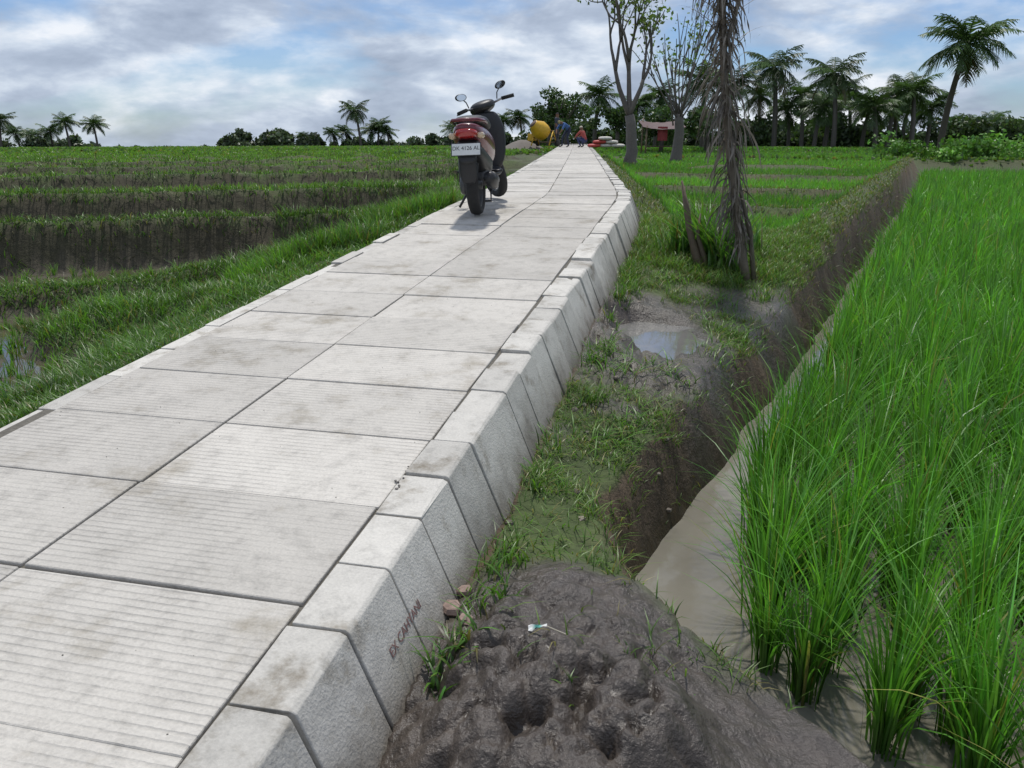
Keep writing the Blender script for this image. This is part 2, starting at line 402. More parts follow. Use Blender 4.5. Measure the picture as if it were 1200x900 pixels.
    sc=N(nt,'ShaderNodeVectorMath',operation='SCALE');nt.links.new(colout,sc.inputs[0]);nt.links.new(last,sc.inputs['Scale'])
    nt.links.new(sc.outputs[0],b.inputs['Base Color']);b.inputs['Roughness'].default_value=.88
    bp=N(nt,'ShaderNodeBump');bp.inputs['Strength'].default_value=.55;bp.inputs['Distance'].default_value=.004
    nt.links.new(hsrc,bp.inputs['Height']);nt.links.new(bp.outputs[0],b.inputs['Normal'])
    return m
M_slab=concrete('concrete_slab',(.52,.49,.44),True);M_curb=concrete('concrete_curb',(.55,.525,.475),False)
M_joint=simple('joint_grit',(.12,.11,.09),.95,nscale=60,nvar=.6,bump=.5)
path=bpy.data.objects.new('concrete_path',None);COL.objects.link(path)
def prism(acc,y0,y1,prof,j=0.0,chip=0):
    jd=rng.normal(0,j,3)
    v=[PP(y0,a+jd[0],h+jd[1]) for a,h in prof]+[PP(y1,a+jd[0]+jd[2]*.5,h+jd[1]+jd[2]*.5) for a,h in prof]
    if chip: v=[(a+rng.normal(0,chip),b_+rng.normal(0,chip),c_+rng.normal(0,chip*.4)) for a,b_,c_ in v]
    n=len(prof);f=[tuple(range(n)),tuple(range(2*n-1,n-1,-1))]
    for k in range(n):
        k2=(k+1)%n;f.append((k,k+n,k2+n,k2))
    acc.add(v,f)
sl=Acc();y=-2.2
while y<52:
    L=.437
    prism(sl,y+.003,y+L-.003,[(-.742,-.07),(-.742,0),(-.064,0),(-.064,-.07)],.002,.0012)
    off=rng.normal(.0,.006)
    prism(sl,y+.003+off,y+L-.003+off,[(-.055,-.07),(-.055,0),(.698,0),(.698,-.07)],.002,.0012)
    y+=L
cb=Acc();y=-2.3
while y<52:
    L=.233;q_=1.55<y<2.0
    prism(cb,y+.003,y+L-.003,[(.709,-.30),(.709,.004),(.835,.004),(.845,-.004),(.965,-.30)],.0 if q_ else .006,0 if q_ else .0025)
    y+=L
y=-2.3
while y<52:
    L=.35
    prism(cb,y+.003,y+L-.003,[(-.83,-.2),(-.83,-.004),(-.750,-.004),(-.750,-.2)],.003);y+=L
for A,nm,mt in ((sl,'slabs',M_slab),(cb,'curb_blocks',M_curb)):
    o=A.build(nm,mt,False,path)
    bv=o.modifiers.new('b','BEVEL');bv.width=.004;bv.segments=2;bv.limit_method='ANGLE'
    bv.angle_limit=math.radians(25)
jt=Acc();yy=np.arange(-2.3,52,.25);v=[];f=[]
for k,y in enumerate(yy):
    v+= [PP(y,-.80,-.010),PP(y,.80,-.010)]
    if k: f.append((2*k-2,2*k-1,2*k+1,2*k))
jt.add(v,f);jt.build('joint_bed',M_joint,False,path)
cu=bpy.data.curves.new('painted_lettering','FONT');cu.body='EX CAHYANI';cu.size=.034;cu.extrude=.0003
o=bpy.data.objects.new('painted_lettering',cu);COL.objects.link(o);cu.materials.append(simple('lettering_paint',(.20,.11,.10),.8,nscale=80,nvar=.6))
o.parent=path
X=Vector((.227,.974,.067)).normalized();n_=Vector((.974,-.227,0));U=(Vector((0,0,.296))-n_*.12).normalized();Zn=X.cross(U).normalized();U=Zn.cross(X)
p=Vector(PP(1.76,.845+.12*(.135-.004)/.296,-.135))+Zn*.0015
o.matrix_world=Matrix(((X.x,U.x,Zn.x,p.x),(X.y,U.y,Zn.y,p.y),(X.z,U.z,Zn.z,p.z),(0,0,0,1)));
def rock(c,r,A,col,sq=.7):
    a=np.arange(6)*math.pi/3
    V=[];
    for ph,rr in ((-.9,.5),(-.2,1),(.45,.85)):
        for t in a: V.append([rr*math.cos(t),rr*math.sin(t),ph*sq])
    V.append([0,0,.95*sq]);V=np.array(V)*(1+rng.normal(0,.16,(19,1)))*r+np.array(c)
    F=[tuple(range(5,-1,-1))]
    for i in range(2):
        for k in range(6):F.append((i*6+k,i*6+(k+1)%6,(i+1)*6+(k+1)%6,(i+1)*6+k))
    for k in range(6):F.append((12+k,12+(k+1)%6,18))
    A.add(V,F,col)
M_rock=colmat('stones',.85,.4,60)
A=Acc()
for k in range(8):
    y=rng.normal(2.32,.06);d=.705+rng.normal(0,.015);r=rng.uniform(.003,.005)
    rock(PP(y,d,.003+r*.4),r,A,np.array([.17,.155,.14])*rng.uniform(.7,1.5))
for k in range(150):
    y=rng.uniform(1.0,6.5);d=rng.uniform(-.75,.8);r=rng.uniform(.0008,.002)
    rock(PP(y,d,r*.4),r,A,np.array([.15,.14,.12])*rng.uniform(.5,1.8))
A.build('gravel',M_rock,False)
A=Acc()
for k in range(36):
    y=rng.uniform(2.2,6.5);x=float(CX(y))+1.0+abs(rng.normal(0,.3));r=rng.uniform(.006,.02)
    rock((x,y,float(H(x,y))+r*.2),r,A,np.array([.2,.17,.14])*rng.uniform(.5,1.5))
for (x,y,r) in ((-.16,1.84,.028),(-.13,1.93,.022),(-.12,1.78,.02)):
    rock((x,y,float(H(x,y))+r*.4),r,A,(.28,.20,.165))
A.build('stones',M_rock,False)
A=Acc();gx,gy=np.meshgrid(np.linspace(-.022,.022,6),np.linspace(-.008,.008,4))
lx,ly=.06,1.60
zz=.010*rng.random(gx.shape);cc=np.where((np.abs(gx.ravel())<.007)[:,None],np.array([[.1,.35,.3]]),np.array([[.7,.7,.67]]))
hz_=max(float(H(lx+a_,ly+b_)) for a_ in(-.022,0,.022) for b_ in (-.012,0,.012))
vv=np.stack([gx+lx,gy+ly+.3*gx,zz+hz_-.002],-1).reshape(-1,3)
A.add(vv,[(r*6+c,r*6+c+1,r*6+c+7,r*6+c+6) for r in range(3) for c in range(5)],cc)
v,f=tube([(lx+.02,ly,hz_+.004),(lx+.07,ly+.02,float(H(lx+.07,ly+.02))+.006)],.0018,5);A.add(v,f,(.5,.45,.35))
A.build('litter_wrapper',colmat('wrapper',.3,.1),False)
# ------------------------------------------------------------------ vegetation
def polar(n,r0,r1,a0,a1):
    r=np.exp(rng.uniform(math.log(r0),math.log(r1),n));a=np.radians(rng.uniform(a0,a1,n))
    return r*np.sin(a),r*np.cos(a),r
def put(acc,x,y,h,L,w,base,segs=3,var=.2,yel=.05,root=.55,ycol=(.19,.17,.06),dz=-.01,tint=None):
    n=len(x);B=np.stack([x,y,H(x,y)+dz],-1)
    az=rng.uniform(0,2*math.pi,n);c=vcol(base,n,var,yel,ycol)
    if tint is not None: c=c*tint[:,None]
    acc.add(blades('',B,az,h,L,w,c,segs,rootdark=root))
rice=BAcc();ang=math.atan(.53);u=np.array([math.sin(ang),math.cos(ang)]);v_=np.array([math.cos(ang),-math.sin(ang)])
I,J=np.meshgrid(np.arange(-8,215),np.arange(-6,98))
px=.78+u[0]*(I+.5*(J%2))*.20+v_[0]*J*.198;py=2.15+u[1]*(I+.5*(J%2))*.20+v_[1]*J*.198
px=(px+rng.normal(0,.03,px.shape)).ravel();py=(py+rng.normal(0,.03,py.shape)).ravel()
off=np.interp(py,[0,2.4,3.4,7,12],[.30,.26,.19,.19,.17])
k=(px>XD(py)+off)&(py>.75)&(py<30.6)&(px<.78*py+3.0)&(px<43)
px=px[k];py=py[k];pr=np.hypot(px,py)
for (r0,r1,nb,sg,wm) in ((0,3.6,92,6,.0088),(3.6,7,54,4,.0115),(7,13,28,3,.018),(13,60,12,3,.033)):
    k=(pr>=r0)&(pr<r1);x=np.repeat(px[k],nb);y=np.repeat(py[k],nb);n=len(x)
    hs=np.repeat(rng.uniform(.86,1.16,k.sum()),nb)
    a=rng.uniform(0,2*math.pi,n);rr=np.abs(rng.normal(0,.026,n))
    B=np.stack([x+rr*np.cos(a),y+rr*np.sin(a),np.full(n,-.04)],-1)
    az=a+rng.normal(0,.5,n)
    h=hs*rng.uniform(.32,.65,n);L=np.abs(rng.normal(.23,.23,n))+.03;w=wm*rng.uniform(.7,1.2,n)
    tint=(np.repeat(rng.normal(1,.14,k.sum()),nb)*(.8+.4*fbm(x*.5,y*.5,111,3)))[:,None]
    col=vcol((.118,.30,.038),n,.22,.03,(.26,.27,.07))*tint
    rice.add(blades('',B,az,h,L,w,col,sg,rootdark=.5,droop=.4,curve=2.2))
rice.build('rice_plants',M_leaf)
gr=BAcc()
x=rng.uniform(-.5,4.5,230000);y=rng.uniform(1.5,8.5,230000)
d=dsig(x,y);xt=XD(y)-BW(y)
pile,ch=mudmask(x,y)
den=np.where(fbm(x*3.2,y*3.2,91,3)>.43,1.,.22)*(1-.97*pile)*(1-.93*np.clip(ch,0,1))
k=(d>.95)&(x<xt+.10)&(pudr(x,y)>1.15)&(rng.random(len(x))<den)
x,y=x[k],y[k];n=len(x);yb=1+.05*np.clip(y-4,0,9)
sz=.5+1.2*fbm(x*2.2,y*2.2,92,3)
put(gr,x,y,rng.uniform(.02,.075,n)*sz*yb,rng.uniform(.3,1.6,n),rng.uniform(.0028,.0058,n)*yb,(.115,.21,.037),3,.25,.16,ycol=(.25,.22,.09),tint=.7+.6*fbm(x*3,y*3,134,3))
x=rng.uniform(0,9,90000);y=rng.uniform(1.8,20,90000);xt=XD(y)-BW(y)
k=(x>xt)&(x<XD(y)-.02)&(fbm(x*4,y*4,95,3)>.56-.10*(x<xt+.12)-.02*np.clip(y-6,0,6))
x,y=x[k],y[k];n=len(x)
put(gr,x,y,rng.uniform(.02,.06,n)*(1+.08*y),rng.uniform(.5,1.5,n),rng.uniform(.003,.006,n)*(1+.05*y),(.095,.15,.036),3,.25,.25)
for (ty) in list(rng.uniform(2.0,7.5,34)):
    tx,tyy,_=PP(ty,1.0+abs(rng.normal(0,.04)),0);n=int(rng.uniform(14,38))
    x=tx+rng.normal(0,.025,n);y=tyy+rng.normal(0,.035,n)
    put(gr,x,y,rng.uniform(.04,.13,n),rng.uniform(.3,1.2,n),rng.uniform(.004,.008,n),(.10,.21,.033),4,.2,.1)
for (tx,ty) in ((-.15,1.60),(-.13,1.67),(-.17,1.54),(-.12,1.63)):
    n=18;x=tx+rng.normal(0,.018,n);y=ty+rng.normal(0,.022,n)
    put(gr,x,y,rng.uniform(.04,.10,n),rng.uniform(.6,1.6,n),rng.uniform(.006,.011,n),(.09,.20,.03),5,.2,.08)
for _ in range(12):
    tx=rng.uniform(-.1,.6);ty=rng.uniform(1.25,2.3);n=9
    if dsig(tx,ty)<1.05 or tx>XD(ty)-.1: continue
    put(gr,tx+rng.normal(0,.015,n),ty+rng.normal(0,.015,n),rng.uniform(.02,.065,n),rng.uniform(.3,1.3,n),rng.uniform(.003,.005,n),(.10,.20,.03),3,.2,.1)
for _ in range(44):
    ty=rng.uniform(3.0,6.2);tx=float(CX(ty))+rng.uniform(1.1,1.95);n=40
    if pudr(np.array(tx),np.array(ty))<1.5 or tx>XD(ty)-.3: continue
    put(gr,tx+rng.normal(0,.06,n),ty+rng.normal(0,.06,n),rng.uniform(.05,.12,n),rng.uniform(.8,2.2,n),rng.uniform(.004,.008,n),(.13,.27,.04),4,.2,.15)
x=rng.uniform(.8,4.2,34000);y=rng.uniform(5.4,9,34000);d=dsig(x,y)
k=(d>1.0)&(x<XD(y)-BW(y)-.02)&(fbm(x*1.5,y*1.5,99,3)>.38)
x,y=x[k],y[k];n=len(x);s=.5+1.1*fbm(x*1.6,y*1.6,98,2)
put(gr,x,y,rng.uniform(.04,.13,n)*s,rng.uniform(.3,1.2,n),rng.uniform(.004,.008,n),(.12,.23,.038),3,.25,.16,tint=.7+.6*fbm(x*2,y*2,135,3))
# left verge
x,y,r=polar(210000,2.2,16,-58,3);d=dsig(x,y);dl=-d-.83;hz=H(x,y)
k=(dl>.0)&(dl<2.6)&(hz>.18)&((dl>.10)|(rng.random(len(x))<.3))
x,y,r,dl=x[k],y[k],r[k],dl[k];n=len(x);s=(.35+1.0*fbm(x*1.4,y*1.4,101,3))*(.5+.6*sst(.05,.8,dl))
put(gr,x,y,rng.uniform(.05,.19,n)*s,rng.uniform(.25,1.3,n),rng.uniform(.004,.007,n)*(1+.06*r),(.098,.200,.033),3,.25,.08,tint=.45+1.1*fbm(x*2,y*2,131,3))
x,y,r=polar(50000,6.5,15,-20,-4);d=dsig(x,y);dl=-d-.83
k=(dl>.15)&(dl<1.3)&(fbm(x*1.1,y*1.1,103,2)>.45);x,y=x[k],y[k];n=len(x)
put(gr,x,y,rng.uniform(.10,.30,n),rng.uniform(.1,.8,n),rng.uniform(.007,.013,n),(.11,.23,.036),3,.25,.08,tint=.6+.8*fbm(x*2,y*2,132,3))
# left terrace lips, bund, faces
x,y,r=polar(320000,4.5,50,-66,2);d=dsig(x,y);dl=-d-.83;p=psi(x,y);hz=H(x,y)
lip=np.zeros_like(x,bool);face=np.zeros_like(x,bool)
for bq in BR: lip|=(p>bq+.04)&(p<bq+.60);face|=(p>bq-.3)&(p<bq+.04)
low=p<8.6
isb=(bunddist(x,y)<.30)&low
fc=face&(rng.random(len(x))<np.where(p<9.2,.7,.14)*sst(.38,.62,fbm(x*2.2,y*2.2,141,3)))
k=(dl>1.2)&(hz>.17)&((lip&~low)|isb|fc)
fk=fc[k]
x,y,r=x[k],y[k],r[k];n=len(x);sz=.5+1.0*fbm(x*1.2,y*1.2,105,3)
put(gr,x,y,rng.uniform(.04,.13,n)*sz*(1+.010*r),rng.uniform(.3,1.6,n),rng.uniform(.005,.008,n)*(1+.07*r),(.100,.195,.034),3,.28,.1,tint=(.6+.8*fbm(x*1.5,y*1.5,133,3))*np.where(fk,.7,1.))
gr.build('grass',M_leaf)
yr=BAcc()
x,y,r=polar(270000,4.5,75,-72,3);d=dsig(x,y);dl=-d-.83;p=psi(x,y)
lip=np.zeros_like(x,bool)
for i_,bq in enumerate(BR): lip|=(p>bq-(1.0+.13*i_ if i_<7 else .3))&(p<bq+.45)
row=(np.abs(((p*1.0)/.24)%1-.5)<.24)|(r>16)
k=(dl>1.3)&(~lip)&(p>9)&row&(rng.random(len(x))<.9);x,y,r,p=x[k],y[k],r[k],p[k];n=len(x)
fi=np.searchsorted(np.array(BR),p);ft=np.array([1,1.15,.9,1.2,.95,1.2,.9,1.1,.95,1.])[fi]*(.8+.4*fbm(x*.5,y*.9,142,3))
put(yr,x,y,rng.uniform(.08,.16,n)*(1+.003*r),rng.uniform(.1,.7,n),rng.uniform(.006,.010,n)*(1+.10*r),(.155,.31,.042),2,.2,.08,ycol=(.24,.25,.07),tint=ft)
for i_ in range(2600):
    cx_=-1.6-rng.random()*9;cy_=rng.uniform(3.5,11)
    cx_=round(cx_/.20)*.20+rng.normal(0,.02);cy_=round(cy_/.18)*.18+rng.normal(0,.02)
    if float(H(cx_,cy_))>.2 or psi(cx_,cy_)>8.6: continue
    n=9
    put(yr,cx_+rng.normal(0,.014,n),cy_+rng.normal(0,.014,n),rng.uniform(.08,.19,n),rng.uniform(.1,.8,n),rng.uniform(.006,.010,n),(.12,.25,.036),3,.2,.05)
x,y,r=polar(150000,8,55,2,44);d=dsig(x,y);q=y+.1*(x-3);m=np.ones_like(x)
for bq in RB: m=np.minimum(m,np.abs(q-bq))
k=(d>1.35)&(x<XD(y)-BW(y)-.45)&(y>8.0)&((m>.34));x,y,r,q=x[k],y[k],r[k],q[k];n=len(x)
ft=np.array([1,1.15,.8,1.2,.85,1.15,1])[np.searchsorted(np.array(RB),q)]*(.8+.4*fbm(x*.7,y*.7,143,3))
put(yr,x,y,rng.uniform(.12,.24,n),rng.uniform(.1,.6,n),rng.uniform(.007,.011,n)*(1+.07*r),(.12,.29,.036),3,.2,.04,tint=ft)
x,y,r=polar(90000,8,55,2,44);d=dsig(x,y)
k=(d>1.0)&(x<XD(y)-BW(y)+.05)&(y>8.0);x,y,r=x[k],y[k],r[k];n=len(x)
put(yr,x,y,rng.uniform(.03,.10,n),rng.uniform(.3,1.2,n),rng.uniform(.006,.010,n)*(1+.08*r),(.115,.18,.04),2,.25,.25)
yr.build('young_rice',M_leaf)
fg=BAcc()
x,y,r=polar(60000,32,120,-60,60);k=(y>31)|(x<-20);x,y,r=x[k],y[k],r[k];k=np.abs(dsig(x,y))>1.0;x,y,r=x[k],y[k],r[k];n=len(x)
put(fg,x,y,rng.uniform(.08,.18,n),rng.uniform(.2,.9,n),.06+.004*r,(.10,.19,.034),2,.25,.08,tint=.6+.8*fbm(x*.05,y*.2,144,3))
fg.build('field_grass',M_leaf)
# ------------------------------------------------------------------ dead stem w/ dry fronds
A=Acc();t=np.linspace(0,1,16)
bx,by=1.88,6.3;bz=float(H(bx,by))
P=np.stack([bx-.46*t-.05*np.sin(t*4),by+.1*t,bz-.05+2.9*t],-1)
v,f=tube(P,.036-.012*t,9);A.add(v,f,(.15,.12,.09))
P2=np.array([P[9],P[10]+[.08,0,.03],P[12]+[.2,.02,0],P[15]+[.33,.05,0]])
v,f=tube(P2,[.02,.017,.014,.01],7);A.add(v,f,(.15,.12,.09))
P3=np.array([P[0]+[.06,0,0],P[2]+[.09,.02,0],P[4]+[.05,0,0],P[6]+[.0,0,0]]);v,f=tube(P3,[.022,.018,.015,.01],7);A.add(v,f,(.13,.11,.08))
dead=A.build('trunk',M_bark)
DF=BAcc()
def strip(base,dirs,L,w,col,nseg=7,grav=.30):
    P=[np.array(base,float)];dv=np.array(dirs,float);dv/=np.linalg.norm(dv)
    for i in range(nseg):
        dv=dv+np.array([rng.normal(0,.12),rng.normal(0,.12),-grav]);dv/=np.linalg.norm(dv)
        P.append(P[-1]+dv*L/nseg)
    P=np.array(P);a=rng.uniform(0,2*math.pi);V=[];Cc=[]
    for i,q in enumerate(P):
        aa=a+i*rng.normal(.15,.15);ww=w*(1-(i/nseg)**1.5*.9)/2
        s_=np.array([math.cos(aa),math.sin(aa),0])*ww
        V+=[q-s_,q+s_];Cc+=[col,col]
    Q=np.array([[2*i,2*i+1,2*i+3,2*i+2] for i in range(nseg)])
    DF.add((np.array(V),Q,np.array(Cc)))
def onp(tt): return np.array([np.interp(tt,t,P[:,c]) for c in range(3)])
for k in range(720):
    tt=rng.uniform(.05,1)**.8;pz=onp(tt)+rng.normal(0,.015,3)
    a=rng.uniform(0,2*math.pi);c=np.array([.21,.18,.145])*rng.uniform(.4,1.3)
    m=.5+.9*vn(np.array(tt*9),np.array(.3),201)
    if rng.random()<.75:
        strip(pz,(math.cos(a),math.sin(a),rng.uniform(-.5,.6)),rng.uniform(.16,.42)*m,rng.uniform(.010,.028),c,7,.45)
    elif tt>.45:
        strip(pz,(math.cos(a),math.sin(a)*.5,rng.uniform(.3,1.6)),rng.uniform(.2,.5),rng.uniform(.008,.018),c,7,.12)
for k in range(60):
    pz=onp(rng.uniform(.86,1));a=rng.uniform(0,2*math.pi)
    strip(pz,(math.cos(a),math.sin(a)*.5,rng.uniform(.2,1.8)),rng.uniform(.3,.7),rng.uniform(.01,.022),np.array([.22,.19,.15])*rng.uniform(.4,1.2),8,.12)
o=DF.build('dry_leaves',leafmat('dry_leaf',.12,(1,1,1)))
root=bpy.data.objects.new('dead_palm_stem',None);COL.objects.link(root);dead.parent=root;o.parent=root
A=Acc();b0=np.array([1.58,6.55,float(H(1.58,6.55))-.05])
Pq=b0+np.array([[0,0,0],[-.06,.02,.16],[-.13,.03,.38],[-.15,.04,.5],[-.21,.05,.76]]);v,f=tube(Pq,[.036,.034,.026,.028,.008],8);A.add(v,f,(.14,.10,.07))
Pq=b0+np.array([[.04,0,0],[.0,.02,.16],[-.06,.03,.32],[-.04,.05,.5]]);v,f=tube(Pq,[.028,.025,.02,.006],8);A.add(v,f,(.12,.09,.06))
A.build('tree_stump',M_bark)
cl=BAcc()
for (cx_,cy_,s_) in ((1.68,6.75,1.1),(1.78,6.5,.95),(1.45,6.9,.8),(2.1,7.1,.8),(1.62,7.0,1.),(1.72,6.6,1.1)):
    n=int(75*s_);x=cx_+rng.normal(0,.07,n);y=cy_+rng.normal(0,.07,n)
    put(cl,x,y,rng.uniform(.22,.68,n)*s_,rng.uniform(.1,.9,n),rng.uniform(.014,.028,n),(.11,.24,.04),5,.2,.06)
for (cx_,cy_,s_) in ((-.98,9.2,.8),(-1.15,8.8,.7)):
    n=40;x=cx_+rng.normal(0,.08,n);y=cy_+rng.normal(0,.08,n)
    put(cl,x,y,rng.uniform(.15,.36,n)*s_,rng.uniform(.3,1.1,n),rng.uniform(.02,.045,n),(.12,.27,.045),5,.2,.06)
cl.build('tall_grass_clump',M_leaf)
# ------------------------------------------------------------------ trees
def leafquads(P,size,base,var=.3,aspect=.55):
    n=len(P);a=rng.normal(0,1,(n,3));a/=np.linalg.norm(a,axis=1)[:,None]
    b_=rng.normal(0,1,(n,3));b_-=a*(a*b_).sum(1)[:,None];b_/=np.linalg.norm(b_,axis=1)[:,None]
    s=(size*rng.uniform(.6,1.3,n))[:,None]
    V=np.stack([P-a*s,P-b_*s*aspect,P+a*s,P+b_*s*aspect],1).reshape(-1,3)
    Q=np.arange(4*n).reshape(-1,4);c=vcol(base,n,var)
    return V,Q,np.repeat(c,4,axis=0)
def branch(A,tips,p,dv,L,r,depth,spread,up,seg=5,wob=.10):
    n=seg;P=[np.array(p,float)];dv=np.array(dv,float);dv/=np.linalg.norm(dv)
    for i in range(n):
        dv=dv+rng.normal(0,wob,3)+np.array([0,0,up]);dv/=np.linalg.norm(dv);P.append(P[-1]+dv*L/n)
    v,f=tube(P,np.linspace(r,r*.62,n+1),7);A.add(v,f,np.array([.115,.10,.085])*rng.uniform(.8,1.1))
    if depth==0: tips.append(P[-1]);tips.append(P[-2]);return
    for k in range(rng.integers(2,4)):
        nd=dv+rng.normal(0,spread,3);branch(A,tips,P[-1] if k<2 else P[-2],nd,L*rng.uniform(.6,.85),r*.6,depth-1,spread,up,seg,wob)
def bare_tree(name,x,y,trunkh,lean,seed,kind):
    global rng;old=rng;rng=np.random.default_rng(seed)
    A=Acc();tips=[];z=float(H(x,y))-.1
    n=6;P=[(x+lean*(i/n)**1.5+rng.normal(0,.03),y,z+trunkh*i/n) for i in range(n+1)]
    v,f=tube(P,np.linspace(.22,.16,n+1)*np.array([1.35,1.1]+[1]*(n-1)),10);A.add(v,f,(.12,.105,.09))
    top=np.array(P[-1])
    if kind==0:
        for dv,L in (((-.75,.1,1),1.5),((.15,.2,1),1.7),((.5,-.2,1.2),1.2)):
            branch(A,tips,top,dv,L,.10,3,.36,.13)
    else:
        for k in range(20):
            a=k/20*6.28*3;o_=rng.uniform(.15,1.1)
            branch(A,tips,top+rng.normal(0,.08,3)-np.array([0,0,rng.uniform(0,.3)]),(math.cos(a)*o_,math.sin(a)*o_*.8,1),rng.uniform(1.2,2.2),.032,1,.14,.03,5,.04)
    root=bpy.data.objects.new(name,None);COL.objects.link(root)
    A.build('trunk_and_limbs',M_bark,True,root)
    tips=np.array(tips);Pq=np.repeat(tips,10 if kind==0 else 3,axis=0);Pq=Pq+rng.normal(0,.16,Pq.shape)
    lv=quadmesh('leaves',*leafquads(Pq,.085,(.14,.21,.04)),M_bush);lv.parent=root
    rng=old
bare_tree('bare_tree',4.15,28.5,1.8,-.1,3,0)
bare_tree('pollarded_tree',6.3,31.5,1.9,.0,5,1)
def palm_mesh(seed,h,R,nf=20):
    global rng;old=rng;rng=np.random.default_rng(seed)
    V=[];Q=[];C=[];n0=0
    t=np.linspace(0,1,8);bend=rng.normal(0,.35,2)
    P=np.stack([bend[0]*t**2*h*.25,bend[1]*t**2*h*.25,h*t],-1)
    v,f=tube(P,.21-.07*t,8,False);V.append(v);Q.append(np.array(f));C.append(np.tile([.10,.088,.07],(len(v),1)));n0+=len(v)
    top=P[-1]
    for k in range(nf):
        az=k*2.4+rng.normal(0,.2);el=rng.uniform(-.45,1.35);L=R*rng.uniform(.8,1.1)
        m=9;p=top.copy();e=el;pts=[p.copy()]
        for i in range(m):
            e-=rng.uniform(.07,.17);p=p+np.array([math.cos(az)*math.cos(e),math.sin(az)*math.cos(e),math.sin(e)])*L/m;pts.append(p.copy())
        pts=np.array(pts)
        v,f=tube(pts,np.linspace(.035,.01,m+1),4,False);V.append(v);Q.append(np.array(f)+n0);C.append(np.tile([.06,.09,.03],(len(v),1)));n0+=len(v)
        side=np.array([-math.sin(az),math.cos(az),0]);dead=el<-.38
        base=np.array([.11,.095,.045]) if dead else np.array([.048,.088,.026])*rng.uniform(.7,1.6)
        ns=26
        for s in np.linspace(.10,1,ns):
            q=np.array([np.interp(s,np.linspace(0,1,m+1),pts[:,c]) for c in range(3)])
            fw=pts[min(m,int(s*m)+1)]-pts[max(0,int(s*m)-1)];fw/=np.linalg.norm(fw)
            ll=R*.30*(math.sin(min(1,s*.95+.12)*math.pi)**.6+.12)*rng.uniform(.8,1.1)
            for sg in (-1,1):
                dv=side*sg*.75+fw*.6+np.array([0,0,-.22+rng.normal(0,.15)]);dv/=np.linalg.norm(dv)
                e1=q+dv*ll*.55;e2=q+dv*ll+np.array([0,0,-ll*.28])
                w=fw*.036*R/2.5
                V.append(np.array([q-w,q+w,e1+w,e1-w,e2+w*.2,e2-w*.2]));Q.append(np.array([[0,1,2,3],[3,2,4,5]])+n0);C.append(np.tile(base*rng.uniform(.8,1.2),(6,1)));n0+=6
    rng=old
    o=quadmesh('coconut_palm_mesh',np.concatenate(V),np.concatenate(Q),np.concatenate(C),M_bush)
    me=o.data;bpy.data.objects.remove(o);return me
PM=[palm_mesh(11,5.6,2.6,26),palm_mesh(12,4.8,2.6,24),palm_mesh(13,6.3,2.9,28),palm_mesh(14,3.6,2.5,22)]
def palm(x,y,s,k,name='coconut_palm',dz=0,rz=None):
    o=bpy.data.objects.new(name,PM[k%4]);COL.objects.link(o);o.location=(x,y,float(H(x,y))-.1+dz);o.scale=(s,s,s*rng.uniform(.88,1.06));o.rotation_euler=(0,0,rng.uniform(0,6.28) if rz is None else rz)
T=lambda Y,u:((u-600)*Y/960.)
for (u_,Y,s,k) in ((1096,50,.95,2),(1062,57,.85,1),(1035,60,.82,0),(1005,62,.85,3),(972,56,.88,0),(935,64,.85,1),(903,60,.95,0),(950,58,.75,3),(1020,55,.8,3),(1080,60,.8,3),(885,70,.75,0),(990,70,.85,0),(1050,72,.85,1),(695,66,.85,1),(820,52,.85,1),(845,60,.8,0),(742,60,.8,3),(765,62,.75,1),(1130,75,.7,3),(920,66,.8,3),(1150,80,.8,3),(962,64,.9,3),(1042,66,.95,3)):
    palm(T(Y,u_),Y,s,k)
for (u_,Y,s,k) in ((8,120,.95,0),(45,125,.85,3),(88,118,.85,1),(120,120,.88,1),(30,128,.9,3),(68,126,.9,3),(395,125,.75,3),(425,122,1.0,0),(445,125,.9,1),(458,125,.8,3),(360,130,.65,3),(410,128,.85,3),(436,126,.95,3),(530,100,.7,3),(590,95,.7,1),(612,95,.7,0),(575,98,.7,3)):
    palm(T(Y,u_),Y,s,k)
def mass(name,blobs,leaf,base,per=260):
    Ps=[];Cs=[]
    for (cx_,cy_,cz_,rx,ry,rz) in blobs:
        n=per;d=rng.normal(0,1,(n,3));d/=np.linalg.norm(d,axis=1)[:,None];r=rng.uniform(.5,1.15,(n,1))
        sub=d*r*np.array([rx,ry,rz]);Ps.append(sub+np.array([cx_,cy_,cz_]))
        Cs.append(np.full(n,rng.uniform(.6,1.5)))
    P=np.concatenate(Ps);V,Q,C=leafquads(P,leaf,base);C=C*np.repeat(np.concatenate(Cs),4)[:,None]
    return quadmesh(name,V,Q,C,M_bush)
def row(u0,u1,Y,vh0,vh1,nb,rsz,lo=0):
    L=[]
    for k in range(nb):
        u_=rng.uniform(u0,u1);y=Y*rng.uniform(.95,1.05);x=T(y,u_);hh=rng.uniform(vh0,vh1)*y/960.
        z=float(H(x,y));r=rsz*rng.uniform(.6,1.2)
        L.append((x,y,z+max(hh-r,r*.3),r*1.2,r*1.1,r))
        L.append((x,y,z+max((hh-r)*.4,0),r*1.3,r*1.1,max(hh*.5,r*.7)))
    return L
bl=[]
bl+=row(262,345,125,10,26,26,1.0)+row(340,375,126,8,20,7,.9)+row(375,500,128,6,16,20,.8)+row(500,640,105,8,20,20,.8)
bl+=row(-60,140,130,8,20,26,1.0)+row(140,262,130,3,8,20,.6)+row(-600,-60,130,10,28,50,1.6)
mass('distant_tree_line',bl,.34,(.070,.098,.052),150)
bl=row(620,900,75,12,34,34,.9)+row(860,1130,72,14,40,46,1.0)+row(1120,1300,70,18,38,26,1.0)+row(1300,2000,75,25,60,40,2.)
mass('tree_line',bl,.22,(.050,.082,.028),230)
